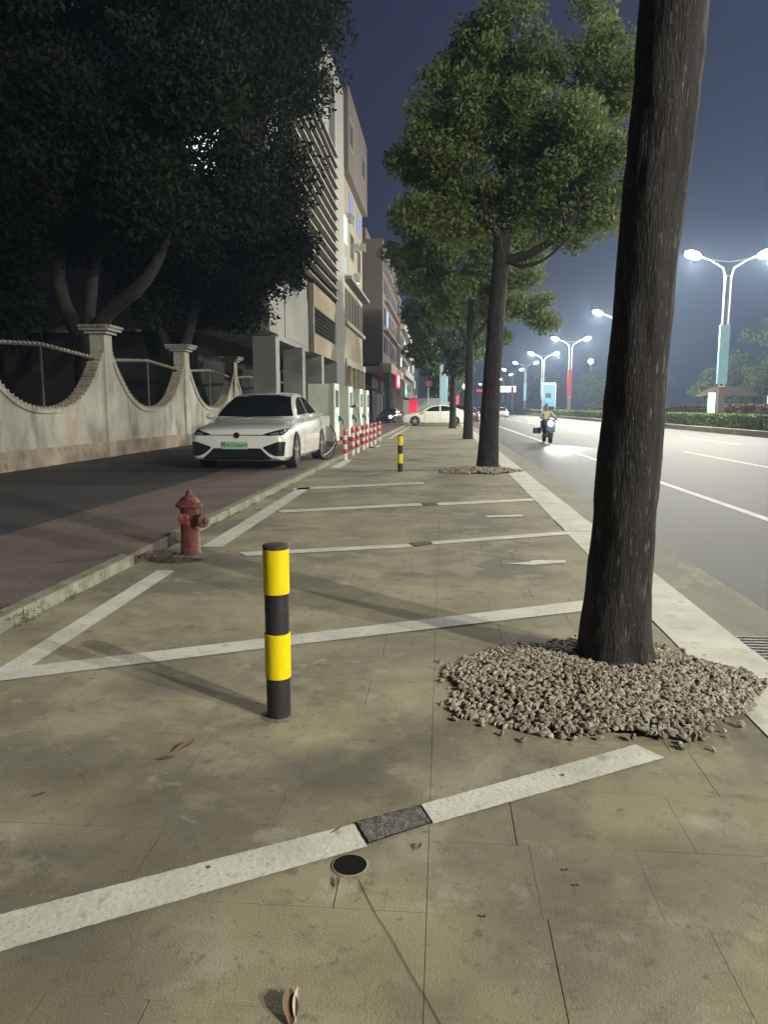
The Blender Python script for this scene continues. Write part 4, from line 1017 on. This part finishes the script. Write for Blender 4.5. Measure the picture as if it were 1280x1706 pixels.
# ------------------------------------------------------------------ street lamps
def lamp_proto():
    r = empty('street_lamp', (0,0,.1)); H = 10.4
    MB().box(-.28,.28,-.28,.28,0,.5).box(-.20,.20,-.20,.20,.501,2.6).build('base', M['polebase'], r, bevel=.02)
    for sx in (-1,1):
        MB().tube([(sx*.16,0,2.5),(sx*.16,0,9.2),(sx*.30,0,9.75),(sx*1.1,0,10.25),(sx*1.75,0,10.5)], [.07,.065,.055,.045,.04], 10).build('arm', M['steel'], r, smooth=True)
        hd = MB(); hd.lathe([(.001,-.48),(.08,-.46),(.15,-.3),(.17,0),(.15,.3),(.08,.46),(.001,.48)], 16, axis='x')
        ho = hd.build('lamp_head', M['steel'], r, smooth=True); ho.location = (sx*2.15,0,10.62); ho.scale = (1,1,.5); ho.rotation_euler = (0,R(-sx*16),0)
        df = MB().lathe([(.001,-.44),(.10,-.40),(.19,-.2),(.20,0),(.19,.2),(.10,.40),(.001,.44)], 18, axis='x').build('diffuser', M['head'], ho, smooth=True)
        df.location = (0,0,-.14); df.scale = (1.15,1.75,2.4)  # blown up beyond the fitting to imitate lamp bloom
        ld = bpy.data.lights.new('lamp_light','POINT'); ld.energy = LAMP_W; ld.color = LAMP_C; ld.shadow_soft_size = .16
        lo = bpy.data.objects.new('lamp_light', ld); COL.objects.link(lo); lo.parent = r; lo.location = (sx*2.15,0,10.18); lo.rotation_euler = (0,R(sx*(-10)),0)
    MB().tube([(-.16,0,9.3),(.16,0,9.3)], .03, 8).tube([(-1.1,0,10.26),(0,0,10.12),(1.1,0,10.26)], .03, 8).build('brace', M['steel'], r, smooth=True)
    bn = MB().box(-.29,.29,-.12,.12,2.75,6.35).build('banner', M['banner_blue'], r)
    return r
lp = lamp_proto()
LG = 'twin arm street lamps along the median'
lamps = [(-8.0,'street lamp on the median behind the camera position','banner_blue'),(20.3,'street lamp on the median just outside the right edge','banner_blue'),(48.5,'nearest visible twin lamp right of the big trunk with pale blue banner','banner_blue'),
         (76.7,'second twin lamp with blue banner, left against the big trunk edge','banner_blue'),(105,'third twin lamp carrying a red banner','banner_red'),(133,'fourth twin lamp with blue banner behind the scooter rider','banner_blue'),
         (161,'fifth twin lamp, small, left of the blue bannered one','banner_blue'),(190,'sixth twin lamp with a small red banner right of the second trunk','banner_red'),(219,'seventh twin lamp seen between two trunks','banner_blue'),(260,'eighth twin lamp, tiny, near the vanishing point','banner_blue'),(310,'farthest twin lamp of the median row','banner_blue')]
for i, (yy, lb, bnm) in enumerate(lamps):
    o = lp if i == 0 else copy_tree(lp)
    o.location = (17.4 if i else 17.4, yy, .1); tag(o, lb, 'street lamp', LG)
    for ch in list(o.children):
        if bnm == 'banner_red' and ch.name.startswith('banner'): ch.data = ch.data.copy(); ch.data.materials[0] = M['banner_red']
        if ch.type == 'LIGHT' and yy in (-8.0, 20.3): ch.data = ch.data.copy(); ch.data.energy = LAMP_W*(1.6 if yy < 0 else .62)
        if yy > 140 and ch.type == 'LIGHT': bpy.data.objects.remove(ch)
# single lamp on the far side
sl = empty('side_lamp', (36.5,190,0), label='single round lamp standing alone beyond the far carriageway', cat='street lamp')
MB().tube([(0,0,0),(0,0,12.2)], .12, 8).build('pole', M['steel'], sl); MB().lathe([(.001,-.6),(.5,-.4),(.6,0),(.5,.4),(.001,.6)], 16, (0,0,12.6)).build('globe', M['head'], sl, smooth=True)

# ------------------------------------------------------------------ median planting
def hedge(name, x0, x1, y0, y1, z0, z1, n, m, label, size=.05, seed=60, cat_='hedge'):
    r = empty(name, ((x0+x1)/2,(y0+y1)/2,z0), label=label, cat=cat_)
    cx, cy = (x0+x1)/2, (y0+y1)/2
    MB().box(x0+.1-cx,x1-.1-cx,y0+.1-cy,y1-.1-cy,0,z1-z0-.1).build('twigs', M['hedge_core'], r)
    rg = np.random.default_rng(seed); p = rg.random((n,3))*np.array([x1-x0,y1-y0,z1-z0])
    face = rg.integers(0,3,n); p[face==0,2] = (z1-z0)-rg.random((face==0).sum())*.10; p[face==1,0] = rg.random((face==1).sum())*.12; p[face==2,1] = rg.random((face==2).sum())*.15
    p[:,0] += x0-cx; p[:,1] += y0-cy
    p[:,2] += .03*np.sin(p[:,1]*1.9)
    a = rg.normal(size=(n,3)); a /= np.linalg.norm(a,axis=1)[:,None]; b = np.cross(rg.normal(size=(n,3)),a); b /= np.linalg.norm(b,axis=1)[:,None]
    s = size*rg.uniform(.6,1.3,n)[:,None]; v = np.stack([p-a*s,p+b*s*.5,p+a*s,p-b*s*.5],1)
    me = bpy.data.meshes.new('foliage'); me.vertices.add(n*4); me.vertices.foreach_set('co', v.ravel()); me.loops.add(n*4); me.loops.foreach_set('vertex_index', np.arange(n*4,dtype=np.int32))
    me.polygons.add(n); me.polygons.foreach_set('loop_start', np.arange(0,n*4,4,dtype=np.int32)); me.polygons.foreach_set('loop_total', np.full(n,4,dtype=np.int32)); me.update(calc_edges=True)
    link('foliage', me, m, r); return r
hedge('hedge', 16.9, 18.0-.0, 22, 40.9, .1, 1.02, 16000, M['hedge'], 'nearest clipped hedge block at the right edge of the median', .07, 60)
hedge('hedge', 16.9, 18.0, 41.3, 58, .1, .98, 12000, M['hedge'], 'second clipped hedge block, yellow green top, right of the big trunk', .08, 61)
hedge('hedge', 16.9, 18.0, 58.5, 95, .1, .95, 14000, M['hedge'], 'long clipped hedge between the big trunk and the rider', .10, 62)
hedge('hedge', 16.9, 18.0, 96, 180, .1, .95, 9000, M['hedge'], 'distant hedge strip beyond the scooter', .15, 63)
hedge('shrub_row', 18.9, 20.2, 30, 62, .1, 1.55, 9000, M['redbrown'], 'reddish brown shrub row behind the green hedge', .10, 64, 'shrub')
hedge('shrub_row', 18.9, 20.2, 64, 96, .1, 1.4, 7000, M['redbrown'], 'second reddish shrub row further along the median', .12, 65, 'shrub')
rg = random.Random(4)
tl = [('broad dark tree beyond the far carriageway at the right edge',40,74,6.2,17),('dark tree beside the first lamp post on the right',41,92,6.0,15),('rounded tree far right between the trunk and the first lamp',39,104,4.6,8.6),('low tree behind the second lamp',36,140,5.0,9),('low tree behind the red banner',34,165,5.0,9),('tree mass behind the green signal',30,215,6.5,11),('tree mass near the end of the street',20,330,9,14),('bushy tree mass at the street end behind the far trunks',3,340,10,16)]
for i, (lb, x, y, rr_, hh) in enumerate(tl):
    tree('roadside_tree', lb, 'tree', x, y, [[(0,0,0,.28),(0,0,2,.22),(.1,0,hh*.7,.1)]], [(0,0,hh*.55,rr_,rr_,hh*.42,50)], 9000, .22 if y < 150 else .4, 80+i, M['bark'], M['leaf_far'], 1.0, 1.9, 'trees across the avenue', 8, 3)
# small pavilion, pale box, poster on the far side
pv_ = empty('pavilion', (31.5,86,0.0), label='small brown roofed pavilion beyond the hedge left of the first lamp', cat='pavilion')
for sx in (-2,2):
    for sy in (-1,1): MB().tube([(sx,sy,0),(sx,sy,2.6)], .1, 8).build('post', M['roofbrown'], pv_)
MB().prism([(-3,2.6),(3,2.6),(1.2,3.6),(-1.2,3.6)], -1.8, 1.8, 'y').build('roof', M['roofbrown'], pv_)
MB().box(-2,2,-.6,.6,.0,1.0).build('counter', M['btan'], pv_)
sh = empty('kiosk', (19.6,46.0,.1), label='pale cream kiosk box with flat top behind the nearest hedge', cat='kiosk')
MB().box(-.2,.35,-.5,.5,0,1.75).box(-.2,1.75,-.5,.5,1.76,2.0).build('frame', M['cream'], sh); MB().box(.36,1.7,-.42,.42,0,1.72).build('shutter', M['bgrey'], sh)
sg2 = empty('info_board', (18.6,53.5,.1), label='small pale blue board standing between the big trunk and hedge', cat='sign')
MB().box(-.25,.25,-.04,.04,.9,2.3).build('panel', M['banner_blue'], sg2); MB().box(-.03,.03,-.03,.03,0,.9).build('post', M['steel'], sg2)
bb_ = empty('billboard', (17.2,124,.1), label='framed blue billboard beside the green signal', cat='billboard')
MB().box(-.9,1.1,-.05,.05,1.4,5.0).build('panel', emit('billboard_face',(.10,.22,.38),.35), bb_); MB().box(1.11,1.2,-.06,.06,0,5.2).box(-1.0,-.91,-.06,.06,0,5.2).box(-.909,1.109,-.06,.06,5.01,5.2).build('frame', M['steel'], bb_)
MB().box(-.5,.2,-.07,-.051,2.4,3.0).build('poster_mark', M['greensign'], bb_)
def signal(x,y,z,label):
    s = empty('traffic_signal', (x,y,ZR), label=label, cat='traffic light', group='green traffic signals')
    MB().tube([(0,0,0),(0,0,z-.6)], .06, 8).build('pole', M['steel'], s); MB().box(-.40,.40,-.12,.12,z-.75,z+.75).build('housing', M['carblack'], s)
    MB().lathe([(.001,-.03),(.36,-.02),(.36,0)], 16, (0,-.13,z-.35), 'y').build('green_lens', M['greenlight'], s, smooth=True)
    for k in (.1,.5): MB().lathe([(.001,-.03),(.14,-.02),(.14,0)], 12, (0,-.13,z+k-.05), 'y').build('dark_lens', M['recess'], s, smooth=True)
signal(16.35,118,2.9,'green traffic signal just above the scooter rider')
signal(8.2,150,3.4,'green traffic signal between the second and third trunks')
# banner sign, round prohibition sign near the sedan
ks = empty('banner_sign', (.05,62.5,0), label='tall pale blue banner sign left of the fourth trunk', cat='sign')
MB().box(-.28,.28,-.05,.05,1.6,5.0).build('panel', M['banner_blue'], ks); MB().tube([(-.3,0,0),(-.3,0,5.05)], .04, 8).tube([(.3,0,0),(.3,0,5.05)], .04, 8).build('post', M['steel'], ks)
ns_ = empty('round_sign', (-1.2,61.5,0), label='round red edged sign on a thin grey pole above the sedan', cat='sign')
MB().tube([(0,0,0),(0,0,3.1)], .035, 8).build('pole', M['steel'], ns_)
MB().lathe([(.001,-.02),(.34,-.02),(.34,0)], 28, (0,-.05,3.3), 'y').build('disc', mat('dull_sign_red', (.12,.02,.02), None), ns_); MB().lathe([(.001,-.026),(.22,-.026),(.22,-.021)], 28, (0,-.05,3.3), 'y').build('disc_centre', mat('dull_sign_grey', (.09,.10,.10), None), ns_)  # dark dull red disc with a dark grey centre
# lit signs far down the street
for (x,y,z,wd,hh,m_,lb) in ((17.6,205,6.2,4.2,1.6,'whitesign','bright pinkish lit sign under the far lamps'),(4.0,190,6.5,3.2,1.3,'whitesign','bright lit sign low beside the third trunk'),(2.6,140,2.6,.7,2.6,'redglow','upright red lit panel beside the fourth trunk'),(13.5,260,7.0,4.0,.9,'redglow','thin red lit bar far down the avenue')):
    s = empty('lit_sign', (x,y,0), label=lb, cat='sign'); MB().box(-wd/2,wd/2,-.1,.1,z-hh/2,z+hh/2).build('board', M[m_], s); MB().tube([(0,.2,0),(0,.2,z)], .1, 8).build('post', M['steel'], s)

# ------------------------------------------------------------------ scooter and rider
SC = G(917,739,ZR)
s = empty('motor_scooter', (SC.x,SC.y,ZR), R(4), label='scooter riding towards the camera with its headlight on', cat='scooter')
for yy in (0,1.25):
    wh = MB().lathe([(.14,-.05),(.22,-.05),(.235,0),(.22,.05),(.14,.05)], 24, axis='x').build('wheel', M['tyre'], s, smooth=True); wh.location = (0,yy,.235)
    MB().lathe([(.001,-.03),(.14,-.04),(.14,.04),(.001,.03)], 20, axis='x').build('rim', M['rim'], wh, smooth=True)
MB().prism([(.08,.30),(.30,.24),(.85,.24),(1.0,.40),(1.5,.55),(1.55,.70),(.95,.70),(.72,.36),(.34,.36),(.22,.62),(.16,.92),(.05,.92),(.06,.55)], -.15, .15, 'x').build('body', M['scooter'], s, bevel=.04)
MB().prism([(-.02,.50),(.10,.45),(.14,1.0),(.04,1.02),(-.04,.80)], -.20, .20, 'x').build('front_shield', M['scooter'], s, bevel=.05)
MB().box(-.07,.07,-.14,.20,.44,.50).build('mudguard', M['scooter'], s, bevel=.03)
MB().box(-.14,.14,.85,1.5,.705,.78).build('seat', M['carblack'], s, bevel=.03)
MB().tube([(-.33,.16,1.02),(-.18,.06,1.0),(.18,.06,1.0),(.33,.16,1.02)], .018, 8).build('handlebar', M['carblack'], s, smooth=True)
MB().tube([(-.06,0,.235),(-.06,.08,.6)], .02, 6).tube([(.06,0,.235),(.06,.08,.6)], .02, 6).build('fork', M['steel'], s)
for sx in (-1,1):
    mrr = MB().tube([(sx*.26,.1,1.02),(sx*.30,.08,1.18)], .008, 6).lathe([(.001,-.008),(.05,-.008),(.05,.008),(.001,.008)], 14, (sx*.31,.08,1.22), 'y').build('mirror', M['carblack'], s)
MB().lathe([(.001,-.06),(.07,-.055),(.105,-.02),(.11,.03)], 20, (0,-.03,.84), 'y').build('headlight', M['headcold'], s, smooth=True)
MB().box(-.52,-.24,.75,1.15,.40,.66).build('side_box', M['crate'], s, bevel=.02)
hlp = bpy.data.lights.new('headlight_beam','SPOT'); hlp.energy = 2600; hlp.color = (.92,.96,1.0); hlp.spot_size = R(34); hlp.spot_blend = .7; hlp.shadow_soft_size = .05
ho_ = bpy.data.objects.new('headlight_beam', hlp); COL.objects.link(ho_); ho_.parent = s; ho_.location = (0,-.14,.84)
d_ = Vector((0,-3.4,-.84)); ho_.rotation_euler = d_.to_track_quat('-Z','Y').to_euler()
rd = empty('person', (SC.x,SC.y,ZR), R(4), label='person in a pale yellow shirt sitting on the oncoming scooter', cat='person')
def skin_obj(name, V_, E_, Rr, m, parent, sub=2):
    me = bpy.data.meshes.new(name); me.from_pydata(V_, E_, []); o = bpy.data.objects.new(name, me); COL.objects.link(o)
    sk = o.modifiers.new('s','SKIN'); 
    for i, r_ in enumerate(Rr): me.skin_vertices[0].data[i].radius = (r_ if isinstance(r_,tuple) else (r_,r_))
    me.skin_vertices[0].data[0].use_root = True
    ss = o.modifiers.new('ss','SUBSURF'); ss.levels = sub; ss.render_levels = sub
    dg = bpy.context.evaluated_depsgraph_get(); m2 = bpy.data.meshes.new_from_object(o.evaluated_get(dg)); bpy.data.objects.remove(o); m2.name = name
    m2.materials.clear(); return link(name, m2, m, parent, smooth=True)
V_ = [(0,1.0,.86),(0,.98,1.05),(0,.93,1.26),(0,.90,1.36),(0,.88,1.43),(0,.86,1.52)]
E_ = [(0,1),(1,2),(2,3),(3,4),(4,5)]; Rr = [(.15,.11),(.14,.10),(.16,.10),(.07,.07),(.052,.055),(.04,.05)]
for sx in (-1,1):
    b = len(V_); V_ += [(sx*.18,.91,1.29),(sx*.27,.68,1.12),(sx*.29,.36,1.05),(sx*.28,.20,1.04)]; E_ += [(2,b),(b,b+1),(b+1,b+2),(b+2,b+3)]; Rr += [.062,.046,.036,.03]
    b = len(V_); V_ += [(sx*.10,.96,.84),(sx*.17,.60,.80),(sx*.15,.48,.50),(sx*.15,.46,.34),(sx*.15,.36,.30)]; E_ += [(0,b),(b,b+1),(b+1,b+2),(b+2,b+3),(b+3,b+4)]; Rr += [.095,.075,.052,.042,.04]
bd = skin_obj('body', V_, E_, Rr, M['skin'], rd)
# clothing skins
V2 = [(0,1.0,.84),(0,.98,1.05),(0,.93,1.26),(0,.905,1.35)]; E2 = [(0,1),(1,2),(2,3)]; R2 = [(.175,.13),(.16,.12),(.18,.12),(.085,.08)]
for sx in (-1,1):
    b = len(V2); V2 += [(sx*.19,.91,1.29),(sx*.275,.68,1.12),(sx*.29,.50,1.075)]; E2 += [(2,b),(b,b+1),(b+1,b+2)]; R2 += [.078,.062,.055]
skin_obj('shirt', V2, E2, R2, M['jacket'], rd)
V3 = [(0,.99,.86)]; E3 = []; R3 = [(.18,.13)]
for sx in (-1,1):
    b = len(V3); V3 += [(sx*.10,.95,.84),(sx*.17,.60,.81),(sx*.15,.48,.50),(sx*.15,.465,.37)]; E3 += [(0,b),(b,b+1),(b+1,b+2),(b+2,b+3)]; R3 += [.108,.088,.068,.06]
skin_obj('trousers', V3, E3, R3, M['trousers'], rd)
hd = MB().lathe([(.001,-.13),(.045,-.12),(.07,-.07),(.078,0),(.082,.05),(.07,.10),(.04,.125),(.001,.13)], 20).build('head', M['skin'], rd, smooth=True); hd.location = (0,.85,1.545)
MB().lathe([(.001,.138),(.045,.134),(.078,.105),(.092,.05),(.09,.02)], 20).build('hair', M['hair'], hd, smooth=True).location = (0,.015,0)
fe = MB()
for sx in (-1,1): fe.lathe([(.001,-.01),(.012,0),(.001,.01)], 8, (sx*.028,-.072,.01), 'y')
fe.box(-.02,.02,-.078,-.068,-.065,-.055); fe.build('face_features', M['hair'], hd)
MB().prism([(-.078,-.03),(-.10,-.035),(-.078,.012)], -.009, .009, 'x').build('nose', M['skin'], hd)
for sx in (-1,1): MB().lathe([(.001,-.01),(.022,-.006),(.022,.006),(.001,.01)], 10, (sx*.083,.005,0), 'x').build('ear', M['skin'], hd)
for sx in (-1,1):
    hb = MB().box(-.035,.035,-.045,.03,-.02,.02)
    for k in range(4): hb.tube([(-.03+k*.02,-.04,.005),(-.03+k*.02,-.065,-.005),(-.03+k*.02,-.055,-.03)], .0085, 6)
    hb.tube([(-sx*.035,0,0),(-sx*.055,-.02,-.015),(-sx*.05,-.04,-.03)], .01, 6)
    h2 = hb.build('hand', M['skin'], rd, bevel=.006); h2.location = (sx*.28,.20,1.04)
    MB().prism([(-.14,0),(.06,0),(.06,.07),(.0,.085),(-.10,.05),(-.14,.03)], -.04, .04, 'x').build('shoe', M['black'], rd, bevel=.01).location = (sx*.15,.44,.25)

# ------------------------------------------------------------------ added glare and bloom haze
HZ = mat('glare_haze_air', (1,1,1)); n = HZ.node_tree.nodes; n.remove(n['Principled BSDF'])
pvn = n.new('ShaderNodeVolumePrincipled'); pvn.inputs['Color'].default_value = (.55,.72,1,1); pvn.inputs['Density'].default_value = .0009; pvn.inputs['Anisotropy'].default_value = .3
HZ.node_tree.links.new(pvn.outputs[0], n['Material Output'].inputs['Volume'])
MB().box(-80, 140, -60, 520, -1.3, 40).build('glare_haze', HZ, kind='stuff')  # added blue-tinted volume imitating lens veil and lamp halos
